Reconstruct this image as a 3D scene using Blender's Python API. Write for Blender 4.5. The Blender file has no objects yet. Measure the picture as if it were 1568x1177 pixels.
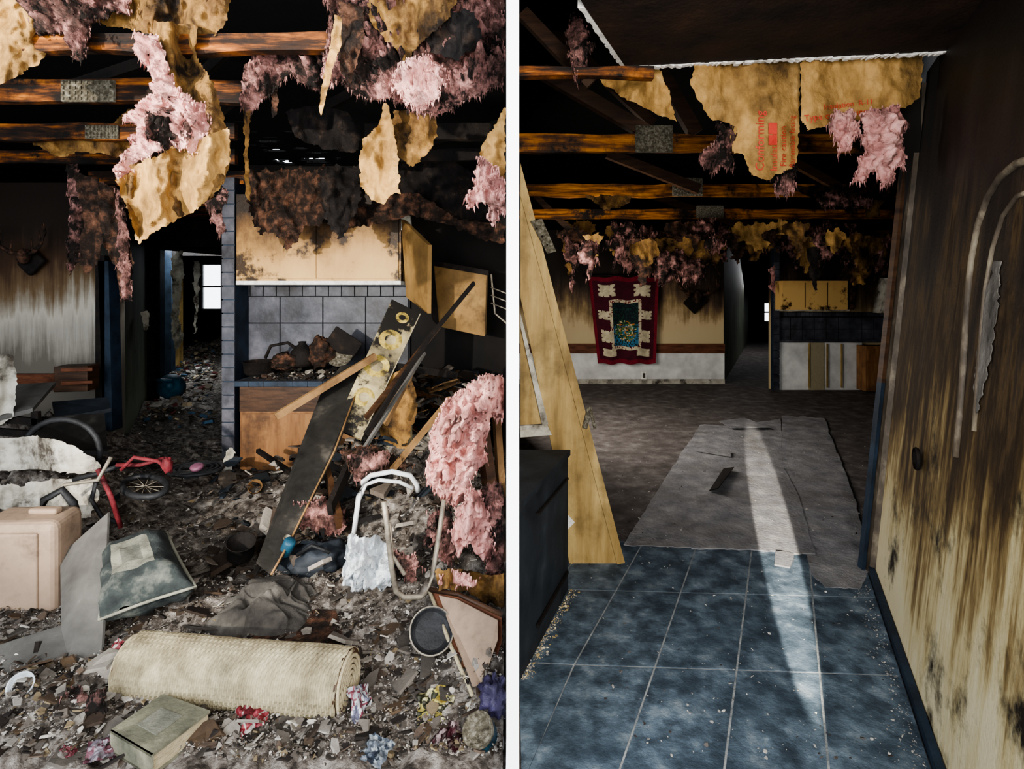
import bpy, bmesh, math, random
import numpy as np
from mathutils import Vector, Matrix, Euler, noise as MN

# ------------------------------------------------------------------ helpers placing points by image pixel and chosen depth
F=850.0; CX=784.0; HY=448.0; H=1.55          # assumed focal / principal point / horizon in image pixels, assumed eye height (m)
def P(x,y,d): return Vector(((x-CX)/F*d, d, H-(y-HY)/F*d))
def GZ(x,y,z=0.0):
    d=(H-z)*F/(y-HY); return P(x,y,d)
KL=(335-CX)/F; KR=(1190-CX)/F               # hallway directions (run per metre depth)
def lin(h):
    h=h.lstrip('#'); r=[int(h[i:i+2],16)/255 for i in (0,2,4)]
    return tuple(((v/12.92) if v<=.04045 else ((v+.055)/1.055)**2.4) for v in r)+(1,)
def n3(v): return MN.noise(Vector(v))
def fb(x,y,z=0,o=4):
    return MN.fractal(Vector((x,y,z)),0.8,2.1,o)

# ------------------------------------------------------------------ materials
def newmat(name):
    m=bpy.data.materials.new(name); m.use_nodes=True
    nt=m.node_tree; b=nt.nodes['Principled BSDF']
    b.inputs['Specular IOR Level'].default_value=.25
    return m,nt,b
def ramp(nt,stops):
    r=nt.nodes.new('ShaderNodeValToRGB'); e=r.color_ramp.elements
    while len(e)>1: e.remove(e[0])
    e[0].position=stops[0][0]; e[0].color=lin(stops[0][1])
    for p,c in stops[1:]:
        k=e.new(p); k.color=lin(c)
    return r
def pos(nt,scale=(1,1,1)):
    g=nt.nodes.new('ShaderNodeNewGeometry'); m=nt.nodes.new('ShaderNodeMapping')
    m.inputs['Scale'].default_value=scale
    nt.links.new(g.outputs['Position'],m.inputs['Vector']); return m.outputs['Vector'],g
def noi(nt,vec,s,d=8,r=.6,dist=0):
    n=nt.nodes.new('ShaderNodeTexNoise'); n.inputs['Scale'].default_value=s
    n.inputs['Detail'].default_value=d; n.inputs['Roughness'].default_value=r; n.inputs['Distortion'].default_value=dist
    nt.links.new(vec,n.inputs['Vector']); return n.outputs['Fac']
def mixc(nt,f,a,b,mode='MIX'):
    m=nt.nodes.new('ShaderNodeMix'); m.data_type='RGBA'; m.blend_type=mode
    if isinstance(f,float): m.inputs[0].default_value=f
    else: nt.links.new(f,m.inputs[0])
    for s,i in ((a,6),(b,7)):
        if isinstance(s,tuple): m.inputs[i].default_value=s
        else: nt.links.new(s,m.inputs[i])
    return m.outputs[2]
def bump(nt,b,h,st,dist=.02):
    u=nt.nodes.new('ShaderNodeBump'); u.inputs['Strength'].default_value=st; u.inputs['Distance'].default_value=dist
    nt.links.new(h,u.inputs['Height']); nt.links.new(u.outputs['Normal'],b.inputs['Normal'])
def NM(name,stops,scale=6,stretch=(1,1,1),rough=.85,bmp=.4,metal=0,soot=None,sscale=2.5,dist=0,trans=0):
    m,nt,b=newmat(name); v,g=pos(nt,stretch)
    f=noi(nt,v,scale,8,.62,dist); r=ramp(nt,stops); nt.links.new(f,r.inputs[0]); col=r.outputs[0]
    if soot:
        v2,_=pos(nt); f2=noi(nt,v2,sscale,8,.68); mr=nt.nodes.new('ShaderNodeMapRange')
        mr.inputs[1].default_value=soot[0]; mr.inputs[2].default_value=soot[1]
        nt.links.new(f2,mr.inputs[0]); col=mixc(nt,mr.outputs[0],col,lin(soot[2]))
    nt.links.new(col,b.inputs['Base Color']); b.inputs['Roughness'].default_value=rough; b.inputs['Metallic'].default_value=metal
    v3,_=pos(nt); f3=noi(nt,v3,scale*6,5,.6); bump(nt,b,f3,bmp,.01)
    return m
def WM(name,stops,zr,amp=.6,sx=9,sz=.7,rough=.75,blot=None,bs=2.0,fine=0):
    """sooted wall: colour ramp over height, broken up by vertical runs"""
    m,nt,b=newmat(name); v,g=pos(nt,(sx,sx,sz)); s1=noi(nt,v,1.0,8,.65)
    v2,_=pos(nt); s2=noi(nt,v2,1.3,5,.6)
    sep=nt.nodes.new('ShaderNodeSeparateXYZ'); nt.links.new(g.outputs['Position'],sep.inputs[0])
    mr=nt.nodes.new('ShaderNodeMapRange'); mr.inputs[1].default_value=zr[0]; mr.inputs[2].default_value=zr[1]
    mr.clamp=False
    nt.links.new(sep.outputs['Z'],mr.inputs[0])
    a=nt.nodes.new('ShaderNodeMath'); a.operation='ADD'; nt.links.new(s1,a.inputs[0]); nt.links.new(s2,a.inputs[1])
    c=nt.nodes.new('ShaderNodeMath'); c.operation='MULTIPLY_ADD'; nt.links.new(a.outputs[0],c.inputs[0]); c.inputs[1].default_value=amp; c.inputs[2].default_value=-amp
    d=nt.nodes.new('ShaderNodeMath'); d.operation='ADD'; nt.links.new(mr.outputs[0],d.inputs[0]); nt.links.new(c.outputs[0],d.inputs[1])
    out=d.outputs[0]
    if fine:
        v4,_=pos(nt,(30,30,1.6)); s4=noi(nt,v4,1,5,.6)
        c4=nt.nodes.new('ShaderNodeMath'); c4.operation='MULTIPLY_ADD'; nt.links.new(s4,c4.inputs[0]); c4.inputs[1].default_value=fine; c4.inputs[2].default_value=-fine/2
        d4=nt.nodes.new('ShaderNodeMath'); d4.operation='ADD'; nt.links.new(out,d4.inputs[0]); nt.links.new(c4.outputs[0],d4.inputs[1]); out=d4.outputs[0]
    r=ramp(nt,stops); nt.links.new(out,r.inputs[0]); col=r.outputs[0]
    if blot:
        f2=noi(nt,v2,bs,7,.7); m2=nt.nodes.new('ShaderNodeMapRange'); m2.inputs[1].default_value=blot[0]; m2.inputs[2].default_value=blot[1]
        nt.links.new(f2,m2.inputs[0]); col=mixc(nt,m2.outputs[0],col,lin(blot[2]))
    nt.links.new(col,b.inputs['Base Color']); b.inputs['Roughness'].default_value=rough
    f3=noi(nt,v2,60,4,.6); bump(nt,b,f3,.25,.01)
    return m
def CM(name,rough=.85,bs=40,bst=.4,metal=0,var=.45):
    m,nt,b=newmat(name); a=nt.nodes.new('ShaderNodeVertexColor'); a.layer_name='Col'
    v,_=pos(nt); f=noi(nt,v,14,7,.65); r=ramp(nt,[(.3,'#4a4a4a'),(.6,'#ffffff')]); nt.links.new(f,r.inputs[0])
    col=mixc(nt,var,a.outputs['Color'],r.outputs[0],'MULTIPLY'); nt.links.new(col,b.inputs['Base Color'])
    b.inputs['Roughness'].default_value=rough; b.inputs['Metallic'].default_value=metal
    bump(nt,b,noi(nt,v,bs,5,.6),bst,.01); return m

M={}
M['beam']=NM('charred_beam_wood',[(.34,'#0a0604'),(.48,'#2a1709'),(.60,'#7a4518'),(.74,'#c07a30')],3.0,(1.0,1.2,9),.7,.4,soot=(.47,.60,'#0b0805'),sscale=3)
M['beamR']=NM('scorched_beam_wood',[(.28,'#1a0e06'),(.42,'#54300f'),(.55,'#9a6022'),(.7,'#c88a40')],3.0,(.8,1.2,9),.7,.4,soot=(.48,.60,'#150d07'),sscale=2.5)
M['char']=NM('charred_wood',[(.3,'#050404'),(.6,'#1a1410'),(.8,'#3a2c20')],8,(1,1,1),.8,.8)
M['void']=NM('burnt_roof_deck',[(.3,'#030303'),(.7,'#0c0a08')],3,(1,1,1),.95,.5)
M['kraft']=NM('kraft_paper',[(.25,'#5d4424'),(.42,'#8f6e3e'),(.56,'#ab8650'),(.8,'#c6a26a')],5,(1.6,1,.9),.85,.8,soot=(.48,.74,'#3a2a18'),sscale=4)
M['kraftd']=NM('scorched_kraft_paper',[(.25,'#2a1d10'),(.42,'#604627'),(.56,'#8b693a'),(.8,'#b08750')],5,(1.6,1,.9),.85,.8,soot=(.44,.64,'#17100a'),sscale=5)
M['pink']=NM('pink_fibreglass',[(.28,'#6e4440'),(.42,'#ad7871'),(.55,'#cc9890'),(.75,'#e2b8ae')],8,(1,1,1),.98,1,soot=(.50,.68,'#47332e'),sscale=7)
M['pinkd']=NM('charred_fibreglass',[(.28,'#1f1512'),(.42,'#523a34'),(.55,'#9a6e67'),(.75,'#c99a90')],9,(1,1,1),.98,1,soot=(.42,.56,'#15100d'),sscale=7)
M['black']=NM('burnt_paper',[(.3,'#070606'),(.55,'#1c1715'),(.8,'#4a3a2e')],12,(1,1,1),.8,.9)
M['brownburn']=NM('burnt_brown_paper',[(.3,'#080605'),(.48,'#241912'),(.62,'#54392a'),(.8,'#865e4a')],14,(1,1,1),.8,1)
M['wallL']=WM('sooted_panel_wall',[(0,'#5f5a52'),(.18,'#908b81'),(.30,'#a39d90'),(.40,'#7d7466'),(.50,'#5c4a34'),(.66,'#38271a'),(.9,'#1a120c')],(.9,2.3),.5,14,.8,fine=.25)
M['wallR']=WM('sooted_far_wall',[(0,'#b5a47f'),(.2,'#b5a07c'),(.36,'#86714f'),(.5,'#5a4836'),(.65,'#3a2d23'),(.85,'#1e1712')],(.8,2.1),.9,5,.6,fine=.2)
M['white']=NM('white_wainscot',[(.3,'#a9a9a6'),(.6,'#d4d3cf'),(.8,'#e8e7e3')],3,(1,1,1),.6,.1)
M['rail']=NM('reddish_rail',[(.3,'#3a1d12'),(.7,'#6f4630')],6,(1,1,6),.7,.3)
M['green']=WM('green_hall_wall',[(0,'#868d7a'),(.3,'#646b57'),(.55,'#3f4232'),(.85,'#171610')],(.1,2.5),.6,5,.9,blot=(.6,.72,'#1c1a16'),bs=4,fine=.2)
M['dark']=NM('soot_black_wall',[(.3,'#0b0a0a'),(.6,'#1d1814'),(.85,'#3b2f24')],2.5,(1,1,.6),.8,.4)
M['darkbrown']=NM('soot_ceiling',[(.3,'#130e0a'),(.6,'#2b1c13'),(.85,'#463222')],5,(1,1,1),.85,.8)
M['plaster']=NM('broken_plaster_edge',[(.3,'#b8b4ac'),(.6,'#ece8e0')],20,(1,1,1),.9,.6)
M['yel']=WM('yellow_cabinet_smoke_and_shadow',[(0,'#c9a468'),(.30,'#b58e58'),(.45,'#97723f'),(.58,'#634625'),(.75,'#241a10')],(1.55,2.45),.95,2.2,1.2,.5,blot=(.53,.60,'#33230f'),bs=2.6,fine=.1)  # smoke darkens the top; blotches also paint cast-shadow shapes into the colour
M['tray']=NM('scorched_tan_board',[(.3,'#4a3720'),(.5,'#80633a'),(.7,'#a08050')],2,(1,1,1),.7,.2,soot=(.5,.7,'#2c2014'),sscale=3)
M['wood']=NM('cabinet_wood',[(.3,'#54381f'),(.5,'#785434'),(.7,'#8f6942')],3,(4,4,.7),.55,.2,soot=(.48,.70,'#33241a'),sscale=2.4)
M['woodd']=NM('dark_cabinet_wood',[(.3,'#20130c'),(.6,'#46301f')],4,(1,1,8),.55,.2)
M['cream']=NM('cream_frame',[(.25,'#574628'),(.45,'#8a7245'),(.7,'#b39a66')],2.5,(4,1,.5),.65,.3,soot=(.46,.78,'#32260f'),sscale=2.5)
M['navy']=NM('navy_paint',[(.3,'#141b24'),(.7,'#283544')],6,(1,1,1),.6,.3)
M['navyd']=NM('dark_slate_cabinet',[(.3,'#16191d'),(.6,'#282d33'),(.8,'#3f454d')],5,(1,1,1),.65,.3)
M['tile']=NM('glazed_dark_tile',[(.3,'#23252b'),(.55,'#46474e'),(.8,'#6c6a70')],4,(1,1,1),.45,.2,soot=(.48,.7,'#1b1817'),sscale=2.5)
M['tilegr']=NM('dark_grout',[(.3,'#0c0c0e'),(.7,'#1e1f23')],6,(1,1,1),.9,.2)
M['ftile']=NM('blue_slate_floor_tile',[(.28,'#242b32'),(.43,'#3f4a54'),(.56,'#5b6975'),(.75,'#8d969b')],9,(1,1,1),.6,.5,soot=(.42,.72,'#2f3a44'),sscale=3)
M['grout']=NM('ashy_grout',[(.3,'#5f6468'),(.7,'#a0a2a0')],12,(1,1,1),.95,.5)
M['floorR']=NM('ash_brown_floor',[(.3,'#3a3431'),(.5,'#56504d'),(.75,'#7d7774')],7,(1,1,1),.85,.6,soot=(.45,.8,'#423b37'),sscale=1.4)
M['card']=NM('ash_covered_cardboard',[(.28,'#5c5b5e'),(.45,'#767578'),(.6,'#878686'),(.78,'#a3a09d')],7,(1,1,1),.8,.9,soot=(.45,.80,'#59544f'),sscale=3)
M['floorL']=NM('ash_floor',[(.30,'#1b1714'),(.42,'#413a34'),(.53,'#6b645d'),(.72,'#a09a92')],18,(1,1,1),.95,1,soot=(.50,.70,'#26201b'),sscale=3)
M['steel']=NM('galvanised_plate',[(.3,'#3a352c'),(.5,'#777060'),(.7,'#b4af9f')],60,(1,1,1),.5,1,metal=.4)
M['chrome']=NM('dulled_chrome',[(.3,'#544e47'),(.7,'#918979')],20,(1,1,1),.45,.1,metal=.3)
M['whitetube']=NM('dusty_white_enamel',[(.3,'#a0a2a4'),(.7,'#cfd0cf')],12,(1,1,1),.45,.1)
M['plastic']=NM('crumpled_plastic',[(.3,'#8f979d'),(.6,'#cdd1d3')],14,(1,1,1),.3,.8)
M['rug']=NM('cream_woven_rug',[(.3,'#665d48'),(.5,'#92886e'),(.75,'#b3ab8d')],9,(1,1,1),.95,.5,soot=(.50,.75,'#575040'),sscale=5)
M['cush']=NM('slate_green_fabric',[(.3,'#15191a'),(.52,'#2c3130'),(.75,'#65675f')],9,(1,1,1),.9,.5)
M['cushp']=NM('ashy_fabric_patch',[(.3,'#4c4d45'),(.7,'#7f7d70')],10,(1,1,1),.9,.5)
M['cushc']=NM('faded_fabric_centre',[(.3,'#3a3c37'),(.7,'#66655b')],10,(1,1,1),.9,.5)
M['beige']=NM('beige_plastic',[(.3,'#7a6757'),(.7,'#9c8875')],4,(1,1,1),.6,.2,soot=(.48,.72,'#4d4036'),sscale=4)
M['board']=NM('grey_board',[(.3,'#3f3d3a'),(.6,'#5c5a56'),(.8,'#827f79')],4,(1,1,1),.8,.3)
M['gyp']=NM('broken_drywall',[(.3,'#6d685f'),(.5,'#a09b8e'),(.8,'#c4c0b6')],6,(1,1,1),.9,.5,soot=(.48,.62,'#403a33'),sscale=5)
M['peel']=NM('scraped_wall_patch',[(.3,'#3a3530'),(.5,'#746f68'),(.75,'#b0aaa1')],10,(1,1,.4),.8,.6)
M['red']=NM('red_bike_paint',[(.3,'#260d0e'),(.5,'#54191e'),(.7,'#7c3338')],12,(1,1,1),.7,.3)
M['rubber']=NM('black_rubber',[(.3,'#0c0c0d'),(.7,'#2a2b2d')],10,(1,1,1),.6,.3)
M['cloth']=NM('grey_cloth',[(.3,'#1e1c1b'),(.55,'#403d39'),(.8,'#6e6a63')],8,(1,1,1),.95,.5)
M['plankd']=NM('black_plank',[(.3,'#141312'),(.55,'#272522'),(.75,'#504b44')],5,(1,1,1),.55,.3)
M['plankt']=NM('tan_plank',[(.3,'#4b4436'),(.5,'#85795c'),(.7,'#b8aa82')],4,(1,1,1),.6,.3,soot=(.46,.51,'#1c1916'),sscale=3)
M['stick']=NM('lath_wood',[(.3,'#4b3622'),(.7,'#8e6e48')],5,(1,1,1),.7,.3)
M['page']=NM('old_paper',[(.3,'#7a6e56'),(.7,'#b0a588')],40,(1,1,12),.9,.4)
M['book']=NM('book_cover',[(.3,'#44443a'),(.55,'#696757'),(.75,'#8c8771')],9,(1,1,1),.85,.4)
M['yelp']=NM('faded_yellow_paint',[(.35,'#3a3220'),(.5,'#94803f'),(.7,'#bba868')],18,(1,1,1),.7,.2)
M['redink']=NM('red_ink',[(.3,'#a33226'),(.7,'#c9493a')],8,(1,1,1),.8,.1)
M['purple']=NM('purple_plastic',[(.3,'#201d2c'),(.7,'#4a4362')],14,(1,1,1),.35,.5)
M['blue']=NM('blue_plastic',[(.3,'#122832'),(.7,'#2a5064')],8,(1,1,1),.45,.3)
M['pinkpl']=NM('pink_plastic',[(.3,'#553444'),(.7,'#80586a')],8,(1,1,1),.45,.3)
M['partition']=NM('white_partition_paint',[(.3,'#f4f4f4'),(.7,'#ffffff')],3,(1,1,1),.6,.02)
M['col']=CM('mixed_debris',.9)
M['foil']=CM('printed_foil',.4,30,.8,.2,.7)
M['quilt']=CM('quilt_fabric',.95,30,.3,0,.5)
M['rwall']=WM('smoke_stained_wall',[(0,'#d3c6a2'),(.15,'#bfae82'),(.25,'#8a744c'),(.36,'#4f3d26'),(.48,'#30251a'),(.56,'#55432c'),(.62,'#3d3228'),(.74,'#2a231e'),(.95,'#1a1613')],(.1,2.5),.75,7,.45,.6,blot=(.55,.68,'#221a13'),bs=2.8,fine=.45)
M['mould']=NM('greyed_moulding',[(.3,'#2a241e'),(.5,'#544a3e'),(.75,'#a3977f')],7,(1,1,.5),.6,.3)

# ------------------------------------------------------------------ mesh builder
class B:
    def __init__(s,name): s.name=name; s.v=[]; s.f=[]; s.m=[]; s.c=[]; s.mats=[]; s.sm=[]; s.disp=None
    def mi(s,k):
        if k not in s.mats: s.mats.append(k)
        return s.mats.index(k)
    def add(s,vs,fs,mat,col=(1,1,1,1),smooth=False):
        o=len(s.v); k=s.mi(mat); s.v+= [tuple(v) for v in vs]
        for i,f in enumerate(fs):
            s.f.append(tuple(a+o for a in f)); s.m.append(k); s.sm.append(smooth)
            s.c.append(col[i] if isinstance(col,list) else col)
    def prism(s,pts,vec,mat,col=(1,1,1,1)):
        n=len(pts); vec=Vector(vec); a=[Vector(p) for p in pts]; b=[p+vec for p in a]
        fs=[tuple(range(n)),tuple(range(2*n-1,n-1,-1))]+[(i,i+n,(i+1)%n+n,(i+1)%n) for i in range(n)]
        s.add(a+b,fs,mat,col)
    def box(s,lo,hi,mat,col=(1,1,1,1)):
        x0,y0,z0=lo;x1,y1,z1=hi
        s.prism([(x0,y0,z0),(x1,y0,z0),(x1,y0,z1),(x0,y0,z1)],(0,y1-y0,0),mat,col)
    def rbox(s,cen,size,eul,bev,mat,seg=3,col=(1,1,1,1)):
        bm=bmesh.new(); bmesh.ops.create_cube(bm,size=1)
        for v in bm.verts: v.co=Vector((v.co.x*size[0],v.co.y*size[1],v.co.z*size[2]))
        if bev: bmesh.ops.bevel(bm,geom=bm.edges[:],offset=bev,segments=seg,affect='EDGES',profile=.5)
        R=Euler(eul).to_matrix(); bm.verts.index_update()
        s.add([R@v.co+Vector(cen) for v in bm.verts],[tuple(v.index for v in f.verts) for f in bm.faces],mat,col,False); bm.free()
    def tube(s,path,r,mat,n=8,col=(1,1,1,1),closed=False):
        path=[Vector(p) for p in path]; L=len(path); vs=[]; fs=[]
        rr=r if isinstance(r,(list,tuple)) else [r]*L
        up=Vector((0.13,0.21,.97))
        for i,p in enumerate(path):
            if closed: t=path[(i+1)%L]-path[i-1]
            else: t=path[min(i+1,L-1)]-path[max(i-1,0)]
            t.normalize(); a=t.cross(up)
            if a.length<.1: a=t.cross(Vector((1,0,0)))
            a.normalize(); b=t.cross(a)
            for k in range(n):
                w=2*math.pi*k/n; vs.append(p+(a*math.cos(w)+b*math.sin(w))*rr[i])
        for i in range(L if closed else L-1):
            j=(i+1)%L
            for k in range(n): fs.append((i*n+k,i*n+(k+1)%n,j*n+(k+1)%n,j*n+k))
        if not closed: fs+= [tuple(range(n))[::-1],tuple(range((L-1)*n,L*n))]
        s.add(vs,fs,mat,col,True)
    def bar(s,a,b,w,h,mat,up=(0,0,1),col=(1,1,1,1)):
        a=Vector(a);b=Vector(b);t=(b-a).normalized();u=Vector(up); sd=t.cross(u)
        if sd.length<.05: sd=t.cross(Vector((1,0,0)))
        sd.normalize(); u=sd.cross(t)
        q=[a-sd*w/2-u*h/2,a+sd*w/2-u*h/2,a+sd*w/2+u*h/2,a-sd*w/2+u*h/2]
        s.prism(q,b-a,mat,col)
    def lathe(s,cen,prof,mat,n=24,eul=(0,0,0),col=(1,1,1,1),smooth=True):
        R=Euler(eul).to_matrix(); vs=[];fs=[]; L=len(prof)
        for r,z in prof:
            for k in range(n):
                w=2*math.pi*k/n; vs.append(R@Vector((r*math.cos(w),r*math.sin(w),z))+Vector(cen))
        for i in range(L-1):
            for k in range(n): fs.append((i*n+k,i*n+(k+1)%n,(i+1)*n+(k+1)%n,(i+1)*n+k))
        s.add(vs,fs,mat,col,smooth)
    def blob(s,cen,rad,mat,amp=.3,fr=4,nu=28,nv=18,seed=0,col=(1,1,1,1),eul=(0,0,0)):
        vs=[];fs=[];R=Euler(eul).to_matrix()
        for j in range(nv+1):
            t=math.pi*j/nv
            for i in range(nu):
                a=2*math.pi*i/nu; d=Vector((math.sin(t)*math.cos(a),math.sin(t)*math.sin(a),math.cos(t)))
                k=1+amp*MN.fractal(d*fr*.5+Vector((seed*7.1,seed*3.3,0)),.7,2.2,4)
                vs.append(R@Vector((d.x*rad[0]*k,d.y*rad[1]*k,d.z*rad[2]*k))+Vector(cen))
        for j in range(nv):
            for i in range(nu): fs.append((j*nu+i,(j+1)*nu+i,(j+1)*nu+(i+1)%nu,j*nu+(i+1)%nu))
        s.add(vs,fs,mat,col,True)
    # torn sheet hanging in a vertical plane at depth d
    def sheet(s,outl,d,mat,cell=4,fold=.05,ff=.03,amp=.03,seed=0,jag=4,jf=.1,infl=0,tilt=0,strands=0,xmax=None):
        rnd=random.Random(seed+11)
        o=[]; L=len(outl)
        for i in range(L):
            a=outl[i]; b=outl[(i+1)%L]; dl=math.hypot(b[0]-a[0],b[1]-a[1]); k=max(1,int(dl/2.0))
            for j in range(k):
                t=j/k; x=a[0]+(b[0]-a[0])*t; y=a[1]+(b[1]-a[1])*t
                nx=fb(x*jf,y*jf,seed*3.7,5)*jag; ny=fb(x*jf+50,y*jf,seed*3.7,5)*jag
                x+=nx
                if xmax: x=min(x,xmax)
                o.append((x,y+ny))
        o=np.array(o)
        x0,y0=o.min(0);x1,y1=o.max(0)
        gx=np.arange(x0-cell,x1+cell*2,cell); gy=np.arange(y0-cell,y1+cell*2,cell)
        XX,YY=np.meshgrid(gx,gy); px=XX.ravel();py=YY.ravel(); ins=np.zeros(len(px),bool)
        q=np.roll(o,-1,0)
        for (ax,ay),(bx,by) in zip(o,q):
            if ay==by: continue
            cnd=((ay>py)!=(by>py))&(px<(bx-ax)*(py-ay)/(by-ay)+ax); ins^=cnd
        D=np.full(len(px),1e9); NI=np.zeros(len(px),int)
        for st in range(0,len(o),200):
            dd=(px[:,None]-o[None,st:st+200,0])**2+(py[:,None]-o[None,st:st+200,1])**2
            m=dd.min(1); a=dd.argmin(1)+st; u=m<D; D[u]=m[u]; NI[u]=a[u]
        D=np.sqrt(D); use=ins|(D<cell*1.0); W=len(gx)
        def disp(x,y):
            return (fold*math.sin(x*ff*2*math.pi*.3+2.2*fb(x*.008,y*.004,seed,2)+seed)
                    +amp*(.9*abs(fb(x*.035,y*.02,seed*1.3,3))+.6*fb(x*.02,y*.02,seed*2.3,3))+tilt*(y-y0)/max(1,(y1-y0)))
        if s.disp is None: s.disp=disp
        vs=[];idx={};bk={}
        keep=[]
        for r in range(len(gy)-1):
            for c in range(W-1):
                ii=[r*W+c,r*W+c+1,(r+1)*W+c+1,(r+1)*W+c]
                if all(use[i] for i in ii) and sum(ins[i] for i in ii)>=2: keep.append(ii)
        fs=[]
        for ii in keep:
            for i in ii:
                if i not in idx:
                    x,y=px[i],py[i]
                    dist=0 if not ins[i] else D[i]
                    if not ins[i]: x,y=o[NI[i]]
                    elif D[i]<cell*.5: x,y=o[NI[i]]; dist=0
                    dy=disp(x,y)
                    if infl:
                        t=infl*min(1,(dist/28.0))**.5
                        hf=.75*t*abs(fb(x*.055,y*.04,seed+4,6))*1.9
                        p=P(x,y,d+dy); p.y-=t*.4+hf
                        idx[i]=len(vs); vs.append(p)
                        p2=P(x,y,d+dy); p2.y+=t*.6; bk[i]=len(vs); vs.append(p2)
                    else:
                        idx[i]=len(vs); vs.append(P(x,y,d+dy))
            fs.append(tuple(idx[i] for i in ii))
            if infl: fs.append(tuple(bk[i] for i in ii)[::-1])
        if infl:
            cnt={}
            for ii in keep:
                for a,b in zip(ii,ii[1:]+ii[:1]):
                    k=(min(a,b),max(a,b)); cnt[k]=cnt.get(k,0)+1
            for (a,b),n in cnt.items():
                if n==1: fs.append((idx[a],idx[b],bk[b],bk[a]))
        s.add(vs,fs,mat,(1,1,1,1),True)
        if strands:
            sv=[];sf=[]
            for _ in range(strands):
                if rnd.random()<.75: x,y=o[rnd.randrange(len(o))]
                else:
                    i=rnd.choice(keep)[0]; x,y=px[i],py[i]
                ln=rnd.uniform(3,12)*rnd.random()**.7; w=rnd.uniform(.35,1.5); dx=rnd.uniform(-.45,.45)*ln
                if xmax and x+abs(dx)+w>xmax: continue
                dd=d+disp(x,y)-rnd.uniform(0,infl*.6+.01)
                k=len(sv); sv+=[P(x-w,y-2,dd),P(x+w,y-2,dd),P(x+dx*.5+w*.5,y+ln*.6,dd+rnd.uniform(-.02,.02)),P(x+dx,y+ln,dd+rnd.uniform(-.02,.02)),P(x+dx*.5-w*.5,y+ln*.6,dd)]
                sf.append((k,k+1,k+2,k+3,k+4))
            s.add(sv,sf,mat)
    def done(s,parent=None,fix=True):
        me=bpy.data.meshes.new(s.name); vs=np.array(s.v); c=(vs.min(0)+vs.max(0))/2
        me.from_pydata([tuple(v) for v in (vs-c)],[],s.f)
        for k in s.mats: me.materials.append(M[k])
        me.polygons.foreach_set('material_index',s.m); me.polygons.foreach_set('use_smooth',s.sm)
        ca=me.color_attributes.new('Col','FLOAT_COLOR','CORNER')
        arr=np.ones((len(me.loops),4),dtype=np.float32); li=0
        for f,cc in zip(s.f,s.c):
            arr[li:li+len(f)]=cc; li+=len(f)
        ca.data.foreach_set('color',arr.ravel())
        me.update()
        if fix:
            bm=bmesh.new(); bm.from_mesh(me); bmesh.ops.recalc_face_normals(bm,faces=bm.faces); bm.to_mesh(me); bm.free()
        ob=bpy.data.objects.new(s.name,me); ob.location=c; bpy.context.scene.collection.objects.link(ob)
        if parent:
            bpy.context.view_layer.update(); ob.parent=parent; ob.matrix_parent_inverse=parent.matrix_world.inverted()
        return ob

def wallseg(name,x1,d1,x2,d2,z0,z1,th,mat,lean=0):
    b=B(name); t=Vector((x2-x1,d2-d1,0)).normalized(); n=Vector((t.y,-t.x,0))*th
    b.prism([(x1,d1,z0),(x2,d2,z0),(x2+lean,d2,z1),(x1+lean,d1,z1)],n,mat); return b.done()

# =================================================================== SHELL
b=B('wall_partition'); b.box((-.0155,1.55,0),(.0195,18.2,3.75),'partition'); b.done()
b=B('floor_left'); b.box((-14,-1,-.06),(-.02,20,-.0),'floorL'); b.done()
b=B('floor'); b.box((.0,-1,-.06),(12,22,-.0),'floorR'); b.done()
wallseg('wall_back_left',-7.5,5.4,-3.85,5.4,0,2.62,-.12,'wallL')
wallseg('wall_hall_left_a',-3.85,5.4,-3.85+KL*2.3,7.7,0,2.62,-.12,'green')
wallseg('wall_hall_left_b',-3.85+KL*3.2,8.6,-3.85+KL*11,16.4,0,2.62,-.12,'green')
wallseg('wall_hall_right',-2.62,5.2,-2.62+KL*10.9,16.1,0,2.62,.1,'dark')
wallseg('wall_kitchen_left',-2.6,5.36,-.03,5.36,0,2.55,-.12,'dark')
wallseg('wall_far_side',-6.0,-1,-9.5,5.5,0,3.6,-.12,'dark')
wallseg('wall_far_side_b',-9.5,5.5,-13.8,16.2,0,3.6,-.12,'dark')
def endwall(name,nm,x1,x2,d,wx1,wx2,wz1,wz2,zt):
    b=B(name)
    b.box((x1,d,0),(wx1,d+.1,zt),'dark'); b.box((wx2,d,0),(x2,d+.1,zt),'dark')
    b.box((wx1,d,0),(wx2,d+.1,wz1),'dark'); b.box((wx1,d,wz2),(wx2,d+.1,zt),'dark'); b.done()
    w=B(nm); t=.05
    w.box((wx1,d-.03,wz1),(wx1+t,d+.05,wz2),'whitetube'); w.box((wx2-t,d-.03,wz1),(wx2,d+.05,wz2),'whitetube')
    w.box((wx1,d-.03,wz1),(wx2,d+.05,wz1+t),'whitetube'); w.box((wx1,d-.03,wz2-t),(wx2,d+.05,wz2),'whitetube')
    w.box((wx1,d-.02,(wz1+wz2)/2-t/2),(wx2,d+.04,(wz1+wz2)/2+t/2),'whitetube'); w.done()
a=P(309,475,16.2); c=P(341,403,16.2)
endwall('wall_hall_end_left','window_1',-13.9,-.02,16.2,a.x,c.x,a.z,c.z,3.6)
a=P(1168,494,18); c=P(1186,462,18)
endwall('wall_hall_end_right','window_2',.02,12,18,a.x,c.x,a.z,c.z,3.75)
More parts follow.
